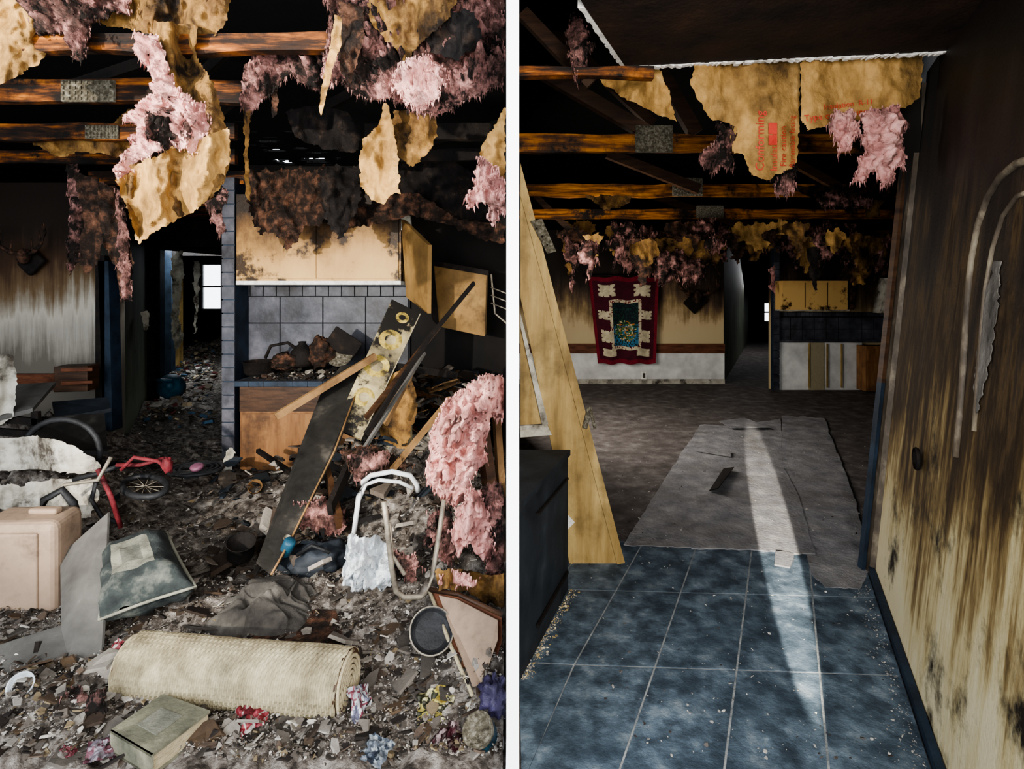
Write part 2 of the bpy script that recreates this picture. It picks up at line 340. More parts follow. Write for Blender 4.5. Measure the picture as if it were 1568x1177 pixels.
# roof decks (left one has ragged burnt-through slots between the boards)
b=B('ceiling_roof_left'); rg=random.Random(31)
gaps=[]
for (xa,xb,ya,yb) in [(388,424,208,211),(394,428,215,218),(384,406,222,225),(414,442,244,252),(454,498,242,252),(400,436,229,232),(446,470,226,229),(376,398,201,203),(360,378,186,188),(430,450,200,202),(505,520,240,245),(340,372,212,214),(470,500,233,236),(520,545,226,228)]:
    da=(3.6-H)*F/(HY-ya); db=(3.6-H)*F/(HY-yb); gaps.append((da,db,(xa-CX)/F*da,(xb-CX)/F*da))
s=.035; d=6.4; b.box((-14,-1,3.6),(-.02,6.4,3.68),'void')
while d<9.6:
    cur=-14
    for (ga,gb,xa,xb) in sorted([g for g in gaps if g[0]<=d+s/2<g[1]],key=lambda g:g[2]):
        xa+=rg.uniform(-.03,.10); xb-=rg.uniform(-.03,.10)
        if rg.random()<.13: continue
        if xa>cur and xb>xa:
            b.box((cur,d,3.6),(xa,d+s,3.63),'void'); cur=xb
            if xb-xa>.2 and rg.random()<.55:
                m_=rg.uniform(xa+.05,xb-.08); b.box((m_,d,3.6),(m_+rg.uniform(.02,.07),d+s,3.63),'void')
    b.box((cur,d,3.6),(-.02,d+s,3.63),'void'); d+=s
b.box((-14,d,3.6),(-.02,20,3.68),'void'); b.done()
b=B('ceiling_roof_right'); b.box((.02,-1,3.75),(12,22,3.83),'void'); b.done()

# --- right room
wallseg('wall_back_right',.03,9.48,3.614,9.48,0,2.62,-.12,'wallR')
wallseg('wall_hall_near',3.62,9.5,3.62+KR*8.5,18,0,2.62,-.1,'green')
wallseg('wall_hall_far',4.19,8.95,4.19+KR*9,17.95,0,2.62,.1,'dark')
wallseg('wall_kitchen_right',4.16,8.9,8.0,8.9,0,2.5,-.1,'wallR')
def RWX(d,z): return 1.99+(d-3.05)*KR+.105*z
def RW(x,y):
    a=(x-CX)/F; d=(1.99-3.05*KR+.105*H)/(a-KR+.105*(y-HY)/F); return P(x,y,d)
b=B('wall_right')
d0,d1=.2,3.05
b.prism([(RWX(d0,0),d0,0),(RWX(d1,0),d1,0),(RWX(d1,2.76),d1,2.76),(RWX(d0,2.76),d0,2.76)],(.14,-.06,0),'rwall'); b.done()
wallseg('wall_side_right',2.16,3.1,8.2,9.0,0,3.75,.1,'dark')
wallseg('wall_side_right_b',8.2,9.0,11.9,18,0,3.75,.1,'dark')
b=B('wall_right_upper'); b.prism([(RWX(d0,0)+.25,d0,2.76),(2.4,3.1,2.76),(2.4,3.1,3.75),(RWX(d0,0)+.25,d0,3.75)],(.1,-.04,0),'dark'); b.done()
b=B('baseboard_right')
b.prism([(RWX(d0,0)-.03,d0,0),(RWX(d1,0)-.03,d1,0),(RWX(d1,0)-.03,d1,.045),(RWX(d0,0)-.03,d0,.045)],(.029,0,0),'navy'); b.done()
b=B('trim_1')
b.prism([(RWX(d1,0)-.03,d1-.0,0),(RWX(d1,0)+.0,d1-.03,0),(RWX(d1,2.76)+.0,d1-.03,2.70),(RWX(d1,2.76)-.03,d1,2.70)],(0.01,.06,0),'mould')
b.prism([(RWX(d1,0)-.05,d1+.03,0),(RWX(d1,0)-.03,d1+.03,0),(RWX(d1,1.05)-.03,d1+.03,1.05),(RWX(d1,1.05)-.05,d1+.03,1.05)],(0,.04,0),'navy')
b.prism([(RWX(d1,1.05)-.05,d1+.03,1.05),(RWX(d1,1.05)-.03,d1+.03,1.05),(RWX(d1,2.7)-.03,d1+.03,2.7),(RWX(d1,2.7)-.05,d1+.03,2.7)],(0,.04,0),'woodd'); b.done()
b=B('arched_wall_moulding')
off=Vector((-.004,-.0,0))
arch=[(1466,700),(1472,640),(1478,560),(1483,470),(1490,400),(1500,345),(1516,300),(1535,270),(1560,250),(1600,238)]
b.tube([RW(*p)+off for p in arch],.013,'mould',8)
arch2=[(1494,660),(1502,540),(1510,450),(1522,380),(1538,330),(1560,300),(1600,285)]
b.tube([RW(*p)+off for p in arch2],.008,'mould',8)
off2=Vector((-.004,0,0)); rr=random.Random(8); lft=[];rgt=[]
for i in range(40):
    t=i/39; y=400+t*235; xc=1530-34*t; wd=8*math.sin(math.pi*min(1,t*1.05+.02))**.6+1.5
    lft.append(RW(xc-wd+rr.uniform(-3.5,2),y)+off2); rgt.append(RW(xc+wd+rr.uniform(-2,3.5),y)+off2)
b.prism(lft+rgt[::-1],(-.003,0,0),'peel')
b.done()
b=B('wall_outlet_hole'); c=RW(1413,703)
b.lathe(c+Vector((-.012,0,0)),[(0,0),(.03,0.0),(.045,.004),(.05,.012),(.045,.02)],'char',16,(0,-math.pi/2+.0,-.43)); b.done()
zc=2.72
c1=GZ(958,103,zc); c2=GZ(1447,80,zc)
b=B('ceiling')
b.prism([c1,c2,(c2.x+.25,c2.y-.1,zc),(c2.x-1.0,-.5,zc),(c1.x-KR*(c1.y+.5),-.5,zc)],(0,0,.05),'darkbrown'); b.done()
b=B('trim_2'); rnd=random.Random(4)
def edge(pa,pb,n):
    for i in range(n):
        p=pa.lerp(pb,i/n); q=pa.lerp(pb,(i+1)/n); j=rnd.uniform(-.006,.006)
        b.prism([p+Vector((0,-.012+j,-rnd.uniform(0,.014))),q+Vector((0,-.012+j,-rnd.uniform(0,.014))),q+Vector((0,-.012,.04)),p+Vector((0,-.012,.04))],(0,.03,0),'plaster')
edge(c1,c2,70)
for i in range(24):
    a_=GZ(895,12,zc).lerp(c1,i/24); q_=GZ(895,12,zc).lerp(c1,(i+1)/24); w_=rnd.uniform(.02,.03)
    b.prism([a_+Vector((-w_,0,0)),a_,q_,q_+Vector((-w_,0,0))],(0,0,.04),'plaster')
b.done()

# =================================================================== BEAMS
def beamset(ys,xa,xb,zz=2.62,h=.12,w=.05,nm='ceiling_beam',mat='beam'):
    for i,y in enumerate(ys):
        d=(zz-H)*F/(HY-y); b=B(nm); x1,x2=xa(d),xb(d); n=30; vs=[];fs=[]
        for k in range(n+1):
            x=x1+(x2-x1)*k/n
            for (dy,dz) in ((-w/2,-h/2),(w/2,-h/2),(w/2,h/2),(-w/2,h/2)):
                vs.append((x,d+dy+.012*n3((x*3,dy*40,i)),zz+dz+.018*n3((x*2.5,dz*30,i+5))))
        for k in range(n):
            for q in range(4): fs.append((k*4+q,k*4+(q+1)%4,k*4+4+(q+1)%4,k*4+4+q))
        fs+=[(0,1,2,3),(n*4+3,n*4+2,n*4+1,n*4)]
        b.add(vs,fs,mat); b.done()
px=lambda x:(lambda d:(x-CX)/F*d)
beamset([68],lambda d:-.95*d-1,lambda d:-.02,h=.085)
beamset([140],lambda d:-.95*d-1,px(384)); beamset([203,240],lambda d:-.95*d-1,px(362),h=.11)
beamset([203,238],px(560),lambda d:-.02,h=.1,mat='char')
beamset([272,292,308,320,330],lambda d:-3.95+KL*(d-5.4)-.1,lambda d:-2.5+KL*(d-5.2))
beamset([112],lambda d:.025,px(1000),h=.05,mat='beam')
beamset([220,292,328,358],lambda d:.025,lambda d:min((1425-CX)/F*d,2.3+(d-3.2)*1.0),mat='beamR',h=.13)
beamset([372,382,390,397,403],lambda d:3.5+KR*(d-9.5),lambda d:4.3+KR*(d-9),mat='beamR')
def gusset(x0,x1,y0,y1,ybeam,zz=2.62):
    d=(zz-H)*F/(HY-ybeam)-.045; b=B('gusset_plate'); p=P(x0,y1,d);q=P(x1,y0,d)
    b.box((p.x,d,p.z),(q.x,d+.015,q.z),'steel')
    for i in range(9):
        for j in range(4):
            x=p.x+(q.x-p.x)*(i+.5)/9; z=p.z+(q.z-p.z)*(j+.5)/4
            b.box((x-.004,d-.008,z-.008),(x+.004,d,z+.008),'steel')
    b.done()
gusset(93,174,122,155,140); gusset(973,1030,192,233,220); gusset(1030,1076,272,300,292); gusset(1066,1108,315,334,328); gusset(130,180,192,212,203)
b=B('roof_truss')
for (x1,y1,x2,y2,d,w) in [(800,20,905,130,3.0,.05),(830,110,1010,215,3.9,.07),(1010,110,1065,205,3.9,.07),(930,235,1070,290,5.6,.07),(1200,240,1290,290,5.6,.06),(840,40,1000,190,4.6,.06),
        (820,300,880,360,8,.06),(1000,300,1150,350,8,.07)]:
    b.bar(P(x1,y1,d+.1),P(x2,y2,d+.1),w,w*1.4,'woodd')
b.done()
b=B('roof_truss')
for (x1,y1,x2,y2,d,w) in [(60,150,330,60,3.6,.05),(345,80,230,190,4.2,.05),(450,190,600,110,4.4,.05),(330,175,420,100,5,.06),(600,230,777,190,4.5,.06),(380,262,777,266,5.2,.07)]:
    b.bar(P(x1,y1,d),P(x2,y2,d),w,w*1.4,'char')
b.done()

# =================================================================== RIGHT ROOM FLOOR
b=B('floor_tiles')
b.prism([(RWX(-.8,0)-.0-2.2,-.8,0),(RWX(-.8,0)-.04,-.8,0),(RWX(3.42,0)-.04,3.42,0),(.03,3.42,0),(.03,.5,0)],(0,0,.006),'grout')
us=[-.485+.33*i for i in range(-6,5)]; vs_=[3.40-.57*i for i in range(0,8)]
for u in us:
    for v in vs_:
        g=.0045
        cor=[(u+g,v-.57+g),(u+.33-g,v-.57+g),(u+.33-g,v-g),(u+g,v-g)]
        pts=[]
        for (uu,vv) in cor:
            x=uu+KR*vv+.012*(vv-2.8); y=vv-.05*(uu); x=min(x,RWX(y,0)-.036); x=max(x,.03); pts.append((x,y,.006))
        if pts[1][0]-pts[0][0]<.02 and pts[2][0]-pts[3][0]<.02: continue
        b.prism(pts,(0,0,.003),'ftile')
b.done()
def floor_sheet(name,pts,z,mat,th=.008,amp=1.2,seed=0):
    b=B(name); o=[]
    for i in range(len(pts)):
        a=pts[i];c=pts[(i+1)%len(pts)]; k=max(1,int(math.hypot(a[0]-c[0],a[1]-c[1])/6))
        for j in range(k):
            t=j/k; x=a[0]+(c[0]-a[0])*t;y=a[1]+(c[1]-a[1])*t
            o.append(GZ(x+amp*fb(x*.08,y*.08,seed)*2,y+amp*fb(x*.08+9,y*.08,seed)*1.5,z))
    b.prism(o,(0,0,-th),mat); return b.done()
floor_sheet('cardboard_floor_cover',[(955,834),(1010,745),(1072,650),(1130,652),(1196,640),(1198,716),(1092,718),(1060,838)],.013,'card')
floor_sheet('cardboard_floor_cover',[(1058,839),(1088,716),(1200,715),(1224,762),(1248,848),(1186,844),(1150,840)],.018,'card',seed=3)
floor_sheet('cardboard_floor_cover',[(1197,636),(1262,640),(1308,760),(1334,868),(1318,900),(1264,899),(1242,878),(1236,850),(1216,762),(1197,716)],.012,'card',seed=5)
floor_sheet('cardboard_floor_cover',[(1188,842),(1216,846),(1212,868),(1186,864)],.018,'card',seed=7,th=.008)
b=B('torn_cardboard_flap'); 
b.prism([GZ(1086,752,.025),GZ(1108,718,.025),GZ(1124,716,.05),GZ(1100,748,.06)],(0,0,.006),'char')
b.prism([GZ(1060,690,.02),GZ(1120,700,.02),GZ(1118,690,.035)],(0,0,.004),'card')
b.prism([GZ(1100,645,.015),GZ(1140,640,.015),GZ(1180,655,.04),GZ(1120,656,.03)],(0,0,.004),'card'); b.done()

def scatter(name,n,fpos,srange,pal,seed,flat=.35,mat='col'):
    rnd=random.Random(seed); b=B(name)
    for _ in range(n):
        r=fpos(rnd)
        if r is None: continue
        c=Vector(r); s=srange[0]*(srange[1]/srange[0])**(rnd.random()**1.8)
        if c.x<0 and c.x>-.03-s*1.1: continue
        k=rnd.randint(3,6); R=Euler((rnd.uniform(-.6,.6),rnd.uniform(-.6,.6),rnd.uniform(0,6.3))).to_matrix()
        pts=[]; e=rnd.uniform(.45,1)
        for i in range(k):
            a=2*math.pi*(i+rnd.uniform(-.25,.25))/k; q=s*rnd.uniform(.6,1.1); pts.append(Vector((q*math.cos(a),q*math.sin(a)*e,0)))
        th=s*rnd.uniform(.08,flat); col=rnd.choice(pal); j=rnd.uniform(.7,1.15)
        cc=tuple(min(1,v*j) for v in lin(col)[:3])+(1,)
        a=[R@p+c for p in pts]; up=R@Vector((0,0,th)); bb=[c+(p-c)*rnd.uniform(.8,1)+up for p in a]; n_=k
        b.add(a+bb,[tuple(range(n_,2*n_))]+[(i,(i+1)%n_,(i+1)%n_+n_,i+n_) for i in range(n_)],mat,cc)
    return b.done(fix=False)
def fr(r):
    y=600+560*r.random()**1.0; x=r.uniform(800,1430); p=GZ(x,y,.012)
    if p.y<8.7 and p.x>RWX(p.y,0)-.06 and p.y<3.1: return None
    if p.x<.35 and p.y<3.2: return None
    if p.y<3.4 and r.random()<.7: return None
    z=.010 if p.y<3.4 else .0
    if 1317/(836-HY)<p.y<6.7 and (x>960): z=.016
    return (p.x,p.y,z)
scatter('ash_crumbs',3200,fr,(.002,.011),['#8b8884','#a7a29b','#55504c','#b5afa5','#3a332e'],2,.4)
def fr2(r):
    t=r.random(); d=1.2+1.9*t
    return (RWX(d,0)-.05-abs(r.gauss(0,.04)),d,.010)
scatter('ash_crumbs',500,fr2,(.002,.008),['#a39d93','#8b8884'],3,.4)
def fr3(r):
    t=r.random(); p=GZ(873,905).lerp(GZ(795,1045),t); return (p.x+abs(r.gauss(0.01,.02)),p.y,.010)
scatter('ash_crumbs',500,fr3,(.002,.010),['#cfc0a0','#8b8884','#a89468'],4,.4)

b=B('slate_low_cabinet')
b.prism([(.025,2.1,0),(.03,2.2,0),(.29,2.88,0),(.025,2.88,0)],(0,0,.70),'navyd')
b.prism([(.022,2.08,.70),(.04,2.18,.70),(.305,2.9,.70),(.022,2.9,.70)],(0,0,.03),'navyd')
b.bar((.11,2.38,.12),(.285,2.84,.12),.01,.015,'char'); b.bar((.11,2.38,.6),(.285,2.84,.6),.01,.01,'char')
b.done()
b=B('door_frame'); d=3.16
b.prism([P(957,862,d),P(873,873,d),P(846,690,d),P(797,455,d),P(797,250,d)],(0,.1,0),'cream')
b.prism([P(957,862,d-.012),P(945,864,d-.012),P(797,300,d-.012),P(797,250,d-.012)],(0,.012,0),'cream')
b.prism([P(880,800,d-.01),P(868,812,d-.01),P(862,780,d-.01)],(0,.012,0),'plaster')
b.prism([P(797,652,d-.03),P(838,650,d-.03),P(845,666,d-.03),P(797,670,d-.03)],(0,.03,0),'gyp')
b.prism([P(797,480,d-.03),P(797,500,d-.03),P(830,650,d-.03),P(840,650,d-.03)],(0,.03,0),'gyp')
b.prism([P(797,500,d-.005),P(797,652,d-.005),P(830,652,d-.005)],(0,.004,0),'cream')
b.done()
b=B('door_hinge'); b.rbox(P(899,640,d-.02),(.03,.02,.12),(0,.25,0),.004,'steel'); b.tube([P(903,622,d-.03),P(911,656,d-.03)],.009,'steel'); b.done()
b=B('metal_bracket'); b.prism([P(812,338,d-.03),P(830,335,d-.03),P(852,385,d-.03),P(838,388,d-.03)],(0,.012,0),'steel')
for (x,y) in [(822,350),(830,362),(838,375)]: b.lathe(P(x,y,d-.032),[(0,0),(.006,0),(.006,.003)],'char',8,(math.pi/2,0,0))
b.done()

b=B('trim_wainscot'); b.box((.05,9.44,0),(3.614,9.478,.52),'white'); b.done()
b=B('trim_chair_rail'); b.box((.05,9.42,.52),(3.614,9.475,.68),'rail'); b.done()
b=B('baseboard_back'); b.box((.05,9.42,0),(3.614,9.438,.08),'gyp'); b.done()
b=B('wall_socket_plate'); p=P(986,575,9.43); b.rbox(p,(.09,.015,.13),(0,0,0),.004,'plaster'); b.rbox(p+Vector((0,-.009,0)),(.04,.01,.08),(0,0,0),.003,'cloth'); b.done()
b=B('quilt_wall_hanging'); nx,ny=66,80
TL=P(901,424,9.3);TR=P(1010,424,9.3);BL=P(916,557,9.3);BR=P(1004,557,9.3)
vs=[];fs=[];cs=[]
for j in range(ny+1):
    for i in range(nx+1):
        u=i/nx;v=j/ny; p=TL.lerp(TR,u).lerp(BL.lerp(BR,u),v); p.y+=.03*math.sin(u*14+v*2); p.z+=.012*math.sin(u*20); vs.append(p)
rq=random.Random(3)
cR,cR2,cW,cG,cD,cB,cO,cT=[lin(x) for x in ('#6e1a28','#421420','#bdb295','#1c3a30','#1a1f24','#3a6a86','#b0703a','#4a6a3a')]
def qc(u,v):
    e=min(u,1-u,v,1-v)
    if e<.09: return cR if e<.05 else cR2
    for (a,c_,w,h) in [(.24,.15,.12,.07),(.76,.15,.12,.07),(.22,.88,.12,.06),(.78,.88,.12,.06),(.17,.44,.08,.05),(.83,.44,.08,.05),(.2,.68,.10,.07),(.8,.68,.10,.07)]:
        x=abs(u-a)/w; y=abs(v-c_)/h
        if x<1 and y<1 and (abs(x-y)<.45 or x<.3 or y<.25): return cW
    if .30<u<.70 and .30<v<.80:
        r=math.hypot((u-.5)/.17,(v-.62)/.12)
        if r<1 and rq.random()<.7: return rq.choice([cO,cT,cW,cT,cG])
        if v>.55 and rq.random()<.6: return cB
        return rq.choice([cG,cD,cD])
    if .26<u<.74 and .26<v<.84: return cW if rq.random()<.8 else cR
    return cR2
for j in range(ny):
    for i in range(nx):
        k=j*(nx+1)+i; fs.append((k,k+1,k+nx+2,k+nx+1)); cs.append(qc((i+.5)/nx,(j+.5)/ny))
b.add(vs,fs,'quilt',cs,True); b.tube([TL+Vector((-.1,0.02,.02)),TR+Vector((.1,.02,.02))],.02,'char'); b.done()
def antlers(c,s):
    b=B('mounted_antlers'); b.rbox(c+Vector((0,.03,-.1*s)),(.25*s,.06,.3*s),(0,.78,0),.02,'char')
    for sg in(-1,1):
        pth=[c+Vector((sg*x*s,-.05-.1*s*y,z*s)) for x,y,z in [(.04,0,0),(.15,.5,.02),(.28,.8,.12),(.34,.8,.28),(.28,.6,.4)]]
        b.tube(pth,[.03*s,.028*s,.024*s,.018*s,.006*s],'brownburn')
        for (i,dz) in ((1,.18),(2,.2),(3,.14)): b.tube([pth[i],pth[i]+Vector((sg*-.02*s,0,dz*s))],[.02*s,.005*s],'brownburn')
    b.blob(c+Vector((0,-.06,-.02)),(.07*s,.09*s,.1*s),'brownburn',.2); b.done()
antlers(P(1066,452,9.4),1.1)
antlers(P(45,390,5.3),.7)
b=B('trim_tile_column'); x0=P(1183,500,8.84).x;x1=P(1191,500,8.84).x
b.box((x0,8.8,0),(x1,8.9,2.3),'navy')
for i in range(18): b.box((x0-.004,8.79,i*.128),(x1+.004,8.80,i*.128+.115),'tile')
b.done()
b=B('kitchen_upper_cabinet'); p=P(1196,474,8.6);q=P(1298,430,8.6)
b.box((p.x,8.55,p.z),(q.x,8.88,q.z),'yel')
for i in range(1,3):
    x=p.x+(q.x-p.x)*i/3; b.box((x-.006,8.545,p.z+.03),(x+.006,8.55,q.z-.03),'woodd')
b.box((p.x,8.54,p.z-.02),(q.x,8.88,p.z),'gyp')
b.prism([P(1298,474,8.55),P(1298,430,8.55),P(1312,405,8.55),P(1308,474,8.55)],(0,.3,0),'brownburn'); b.done()
def tilewall(name,x0,x1,z0,z1,d,tw,thh,small=0):
    b=B(name); b.box((x0,d,z0),(x1,d+.03,z1),'tilegr'); z=z0; r=0
    zt=z1-small
    while z<zt-.01:
        x=x0; hh=min(thh,zt-z)
        while x<x1-.01:
            ww=min(tw,x1-x); b.box((x+.006,d-.008,z+.006),(x+ww-.006,d,z+hh-.006),'tile'); x+=tw
        z+=thh
    if small:
        x=x0
        while x<x1-.01:
            ww=min(small,x1-x); b.box((x+.006,d-.012,zt+.005),(x+ww-.005,d,z1-.004),'tile'); x+=small
    return b.done()
p=P(1192,522,8.86);q=P(1378,478,8.86)
tilewall('kitchen_backsplash',p.x,q.x,p.z,q.z,8.86,.19,.19,.07)
b=B('trim_kitchen_lower')
b.box((4.24,8.84,0),(P(1320,0,8.84).x,8.88,.78),'white'); b.box((P(1238,0,8.84).x,8.83,0),(P(1262,0,8.84).x,8.84,.76),'page')
for x in (1240,1268,1290): 
    q=P(x,0,8.8).x; b.box((q-.012,8.815,.04),(q+.012,8.83,.74),'cream')
b.box((4.24,8.8,.76),(P(1378,0,8.8).x,8.88,.80),'tile'); b.done()
b=B('kitchen_base_cabinet'); p=P(1320,0,8.7);q=P(1368,0,8.7)
b.box((p.x,8.6,0.02),(q.x+.3,8.86,.72),'wood'); b.box((p.x+.02,8.585,.5),(q.x-.02,8.6,.68),'wood'); b.box((p.x+.02,8.585,.06),((p.x+q.x)/2-.01,8.6,.46),'wood'); b.box(((p.x+q.x)/2+.01,8.585,.06),(q.x-.02,8.6,.46),'wood'); b.done()
b=B('range_hood'); p=P(1364,480,8.5);q=P(1385,425,8.5); b.prism([(p.x-.05,8.4,p.z),(q.x+.3,8.4,p.z),(q.x+.3,8.4,p.z+.12),(q.x+.2,8.4,q.z),(p.x+.05,8.4,q.z)],(0,.45,0),'gyp'); b.done()

# =================================================================== RIGHT ROOM INSULATION
def hang(items,name='hanging_insulation'):
    b=B(name)
    for it in items:
        kind,outl,d=it[:3]; kw=it[3] if len(it)>3 else {}
        seed=int(abs(outl[0][0]*3+outl[0][1])+d*10)
        if kind in('kraft','kraftd','black','brownburn'):
            k=dict(cell=3.2,fold=.04,amp=.07,seed=seed,jag=4,jf=.12); k.update(kw); b.sheet(outl,d,kind,**k)
        else:
            k=dict(cell=2.8,fold=.03,amp=.06,seed=seed,jag=9,jf=.07,infl=.09,strands=200); k.update(kw); b.sheet(outl,d,kind,**k)
    return b
b=hang([('kraft',[(1064,92),(1225,90),(1224,180),(1222,240),(1214,258),(1200,262),(1175,275),(1150,268),(1140,240),(1122,232),(1118,190),(1088,182),(1068,150),(1058,130)],2.86,dict(fold=.025,amp=.02,jag=3)),
 ('pinkd',[(1100,190),(1122,200),(1122,238),(1128,262),(1108,256),(1086,268),(1070,240),(1090,226)],2.92),
 ('pinkd',[(1180,262),(1216,256),(1218,285),(1205,304),(1190,290),(1178,272)],2.90)])
disp=b.disp; o=b.done()
def ink(txt,x,y,size,rot,d,disp_,parent):
    cu=bpy.data.curves.new('t','FONT'); cu.body=txt; cu.size=size; cu.resolution_u=2
    t=bpy.data.objects.new('t',cu); bpy.context.scene.collection.objects.link(t)
    dg=bpy.context.evaluated_depsgraph_get(); dg.update(); me=bpy.data.meshes.new_from_object(t.evaluated_get(dg))
    bm=bmesh.new(); bm.from_mesh(me); bmesh.ops.triangulate(bm,faces=bm.faces); 
    cr,sr=math.cos(rot),math.sin(rot); bm.verts.index_update()
    bb=B('printed_lettering'); vs=[]
    for v in bm.verts:
        qx=x+(v.co.x*cr-v.co.y*sr); qy=y-(v.co.x*sr+v.co.y*cr); vs.append(P(qx,qy,d+disp_(qx,qy)-.010))
    bb.add(vs,[tuple(v.index for v in f.verts) for f in bm.faces],'redink'); bm.free()
    bpy.data.objects.remove(t); return bb.done(parent)
ink('Conforming',1170,262,19,math.pi/2,2.86,disp,o); ink('Insulation',1190,262,15,math.pi/2,2.86,disp,o); ink('Fire caution',1204,255,13,math.pi/2,2.86,disp,o); ink('flammable facing',1217,256,12,math.pi/2,2.86,disp,o)
bb=B('printed_block'); 
for (ya,yb) in ((188,205),(207,222)):
    bb.prism([P(x,y,2.86+disp(x,y)-.012) for x,y in [(1177,ya),(1190,ya),(1190,yb),(1177,yb)]],(0,.002,0),'redink')
bb.done(o)
b=hang([('kraft',[(1226,92),(1414,84),(1412,120),(1405,150),(1385,166),(1350,165),(1325,185),(1290,182),(1262,195),(1235,200),(1226,180)],2.82,dict(fold=.03,amp=.03,jag=3)),
 ('pink',[(1282,170),(1312,172),(1315,200),(1300,228),(1290,238),(1278,215),(1268,200)],2.76,dict(infl=.06)),
 ('pink',[(1322,178),(1348,165),(1378,165),(1386,190),(1380,225),(1388,245),(1372,260),(1355,290),(1345,262),(1320,280),(1305,275),(1318,235)],2.72,dict(strands=400,infl=.07))])
disp=b.disp; o=b.done()
ink('Type conforming',1232,186,14,.12,2.82,disp,o); ink('Insulation  R-11',1262,168,12,.12,2.82,disp,o)
hang([('kraft',[(905,108),(1008,104),(1024,140),(1034,184),(1014,178),(990,166),(960,152),(925,130)],2.95),
      ('pinkd',[(872,20),(895,30),(905,70),(890,128),(878,110),(868,60)],2.75,dict(strands=150))]).done()
hang([('kraftd',[(893,298),(968,300),(955,318),(925,320)],5.6),('brownburn',[(1180,286),(1380,280),(1378,300),(1350,305),(1330,318),(1290,300),(1260,320),(1240,300)],5.6),
      ('pinkd',[(1245,300),(1300,298),(1340,310),(1310,322),(1260,318)],5.55,dict(strands=120)),('kraftd',[(1318,308),(1352,306),(1345,332),(1325,334)],5.5)]).done()
rnd=random.Random(21)
its=[]
for i in range(60):
    x=rnd.uniform(850,1375); w=rnd.uniform(20,50); y=rnd.uniform(338,376); hh=rnd.uniform(22,56) if i%3 else rnd.uniform(45,75)
    if 1110<x<1190: hh*=.6
    pts=[(x,y),(x+w*.5,y-4),(x+w,y),(x+w*rnd.uniform(.8,1.05),y+hh*.4),(x+w*rnd.uniform(.55,.85),y+hh*.8),(x+w*rnd.uniform(.3,.6),y+hh),(x+w*rnd.uniform(.1,.35),y+hh*.55),(x-w*.05,y+hh*.35)]
    kd=rnd.choice(['kraft','kraftd','pinkd','pinkd','brownburn','kraftd','brownburn','pinkd'])
    its.append((kd,pts,rnd.uniform(6.9,8.6),dict(cell=2.4,strands=50,infl=.14) if 'pink' in kd else dict(cell=2.4,jag=8)))
hang(its).done()
hang([('kraft',[(1120,342),(1200,340),(1235,342),(1230,362),(1185,360),(1160,385),(1140,372),(1118,366)],7.35,dict(cell=2.6,jag=8)),
      ('kraftd',[(962,372),(1040,366),(1115,362),(1105,400),(1080,405),(1050,395),(1000,405),(975,395)],7.3,dict(cell=2.6,jag=8)),
      ('black',[(1236,380),(1260,378),(1256,420),(1248,446),(1240,420)],7.3,dict(cell=3)),
      ('pinkd',[(1005,385),(1050,392),(1090,405),(1070,432),(1050,440),(1040,412),(1015,440),(1000,415)],7.2,dict(strands=150,infl=.15)),
      ('kraftd',[(1300,372),(1350,362),(1388,360),(1385,385),(1345,398),(1325,436),(1305,440),(1308,402)],6.9,dict(cell=3,jag=8)),
      ('pinkd',[(1310,380),(1380,362),(1390,380),(1350,410),(1318,420)],6.95,dict(strands=150,infl=.12)),
      ('pink',[(1178,410),(1186,408),(1186,450),(1180,445)],8.6,dict(strands=20,infl=.05,jag=3))]).done()

# =================================================================== LEFT ROOM FIXED PARTS
b=B('trim_chair_rail_left'); z=P(0,582,5.36).z; b.box((-6,5.33,z-.09),(-4.0,5.395,z+.06),'rail'); b.done()
b=B('door_1')
b.prism([P(150,400,5.25),P(166,400,5.25),P(172,660,5.25),P(158,660,5.25)],(0,.14,0),'navy')
b.box((P(152,0,5.3).x,5.25,0),(P(166,0,5.3).x,5.38,1.9),'char'); b.done()
for i,(d,th,mt) in enumerate([(7.75,.10,'char'),(8.45,.1,'navy'),(9.8,.16,'navy'),(11.3,.2,'cream'),(12.8,.2,'char')]):
    b=B('door_%d'%(i+2)); x=-3.85+KL*(d-5.4)
    b.box((x-.05,d,0),(x+th,d+.12,2.3),mt); b.box((x-.05,d+.02,2.2),(x+1.1,d+.1,2.55),'char'); b.done()
b=B('peeling_wallpaper')
b.sheet([(262,395),(278,380),(282,420),(274,470),(280,520),(268,540),(262,480),(266,440)],9.2,'gyp',cell=3,fold=.04)
b.sheet([(216,478),(228,476),(228,500),(220,508)],6.7,'gyp',cell=3,fold=.02)
b.sheet([(296,370),(306,365),(304,470),(298,520)],11.5,'gyp',cell=3,fold=.05); b.done()
b=B('trim_tile_column_left'); x0=P(345,0,5.1).x;x1=P(363,0,5.1).x
b.box((x0,5.06,0),(x1,5.36,2.6),'navy')
for i in range(21): b.box((x0-.004,5.045,i*.124+.004),(x1+.003,5.06,i*.124+.116),'tile'); b.box((x0-.012,5.06,i*.124+.004),(x0,5.34,i*.124+.116),'tile')
b.done()
p=P(364,560,5.33);q=P(628,434,5.33); tilewall('kitchen_backsplash_left',p.x,q.x,p.z,q.z,5.33,.41,.41,.125)
b=B('kitchen_upper_cabinet_left'); d=4.98
p=P(362,430,d);q=P(614,306,d)
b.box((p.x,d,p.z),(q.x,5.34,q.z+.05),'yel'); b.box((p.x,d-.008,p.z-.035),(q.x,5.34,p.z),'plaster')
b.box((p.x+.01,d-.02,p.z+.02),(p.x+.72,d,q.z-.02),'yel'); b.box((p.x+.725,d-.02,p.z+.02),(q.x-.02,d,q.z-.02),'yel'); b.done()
b=B('open_cabinet_door')
b.prism([P(614,335,4.9),P(655,375,4.5),P(654,480,4.5),P(622,455,4.9)],(.03,.02,0),'tray')
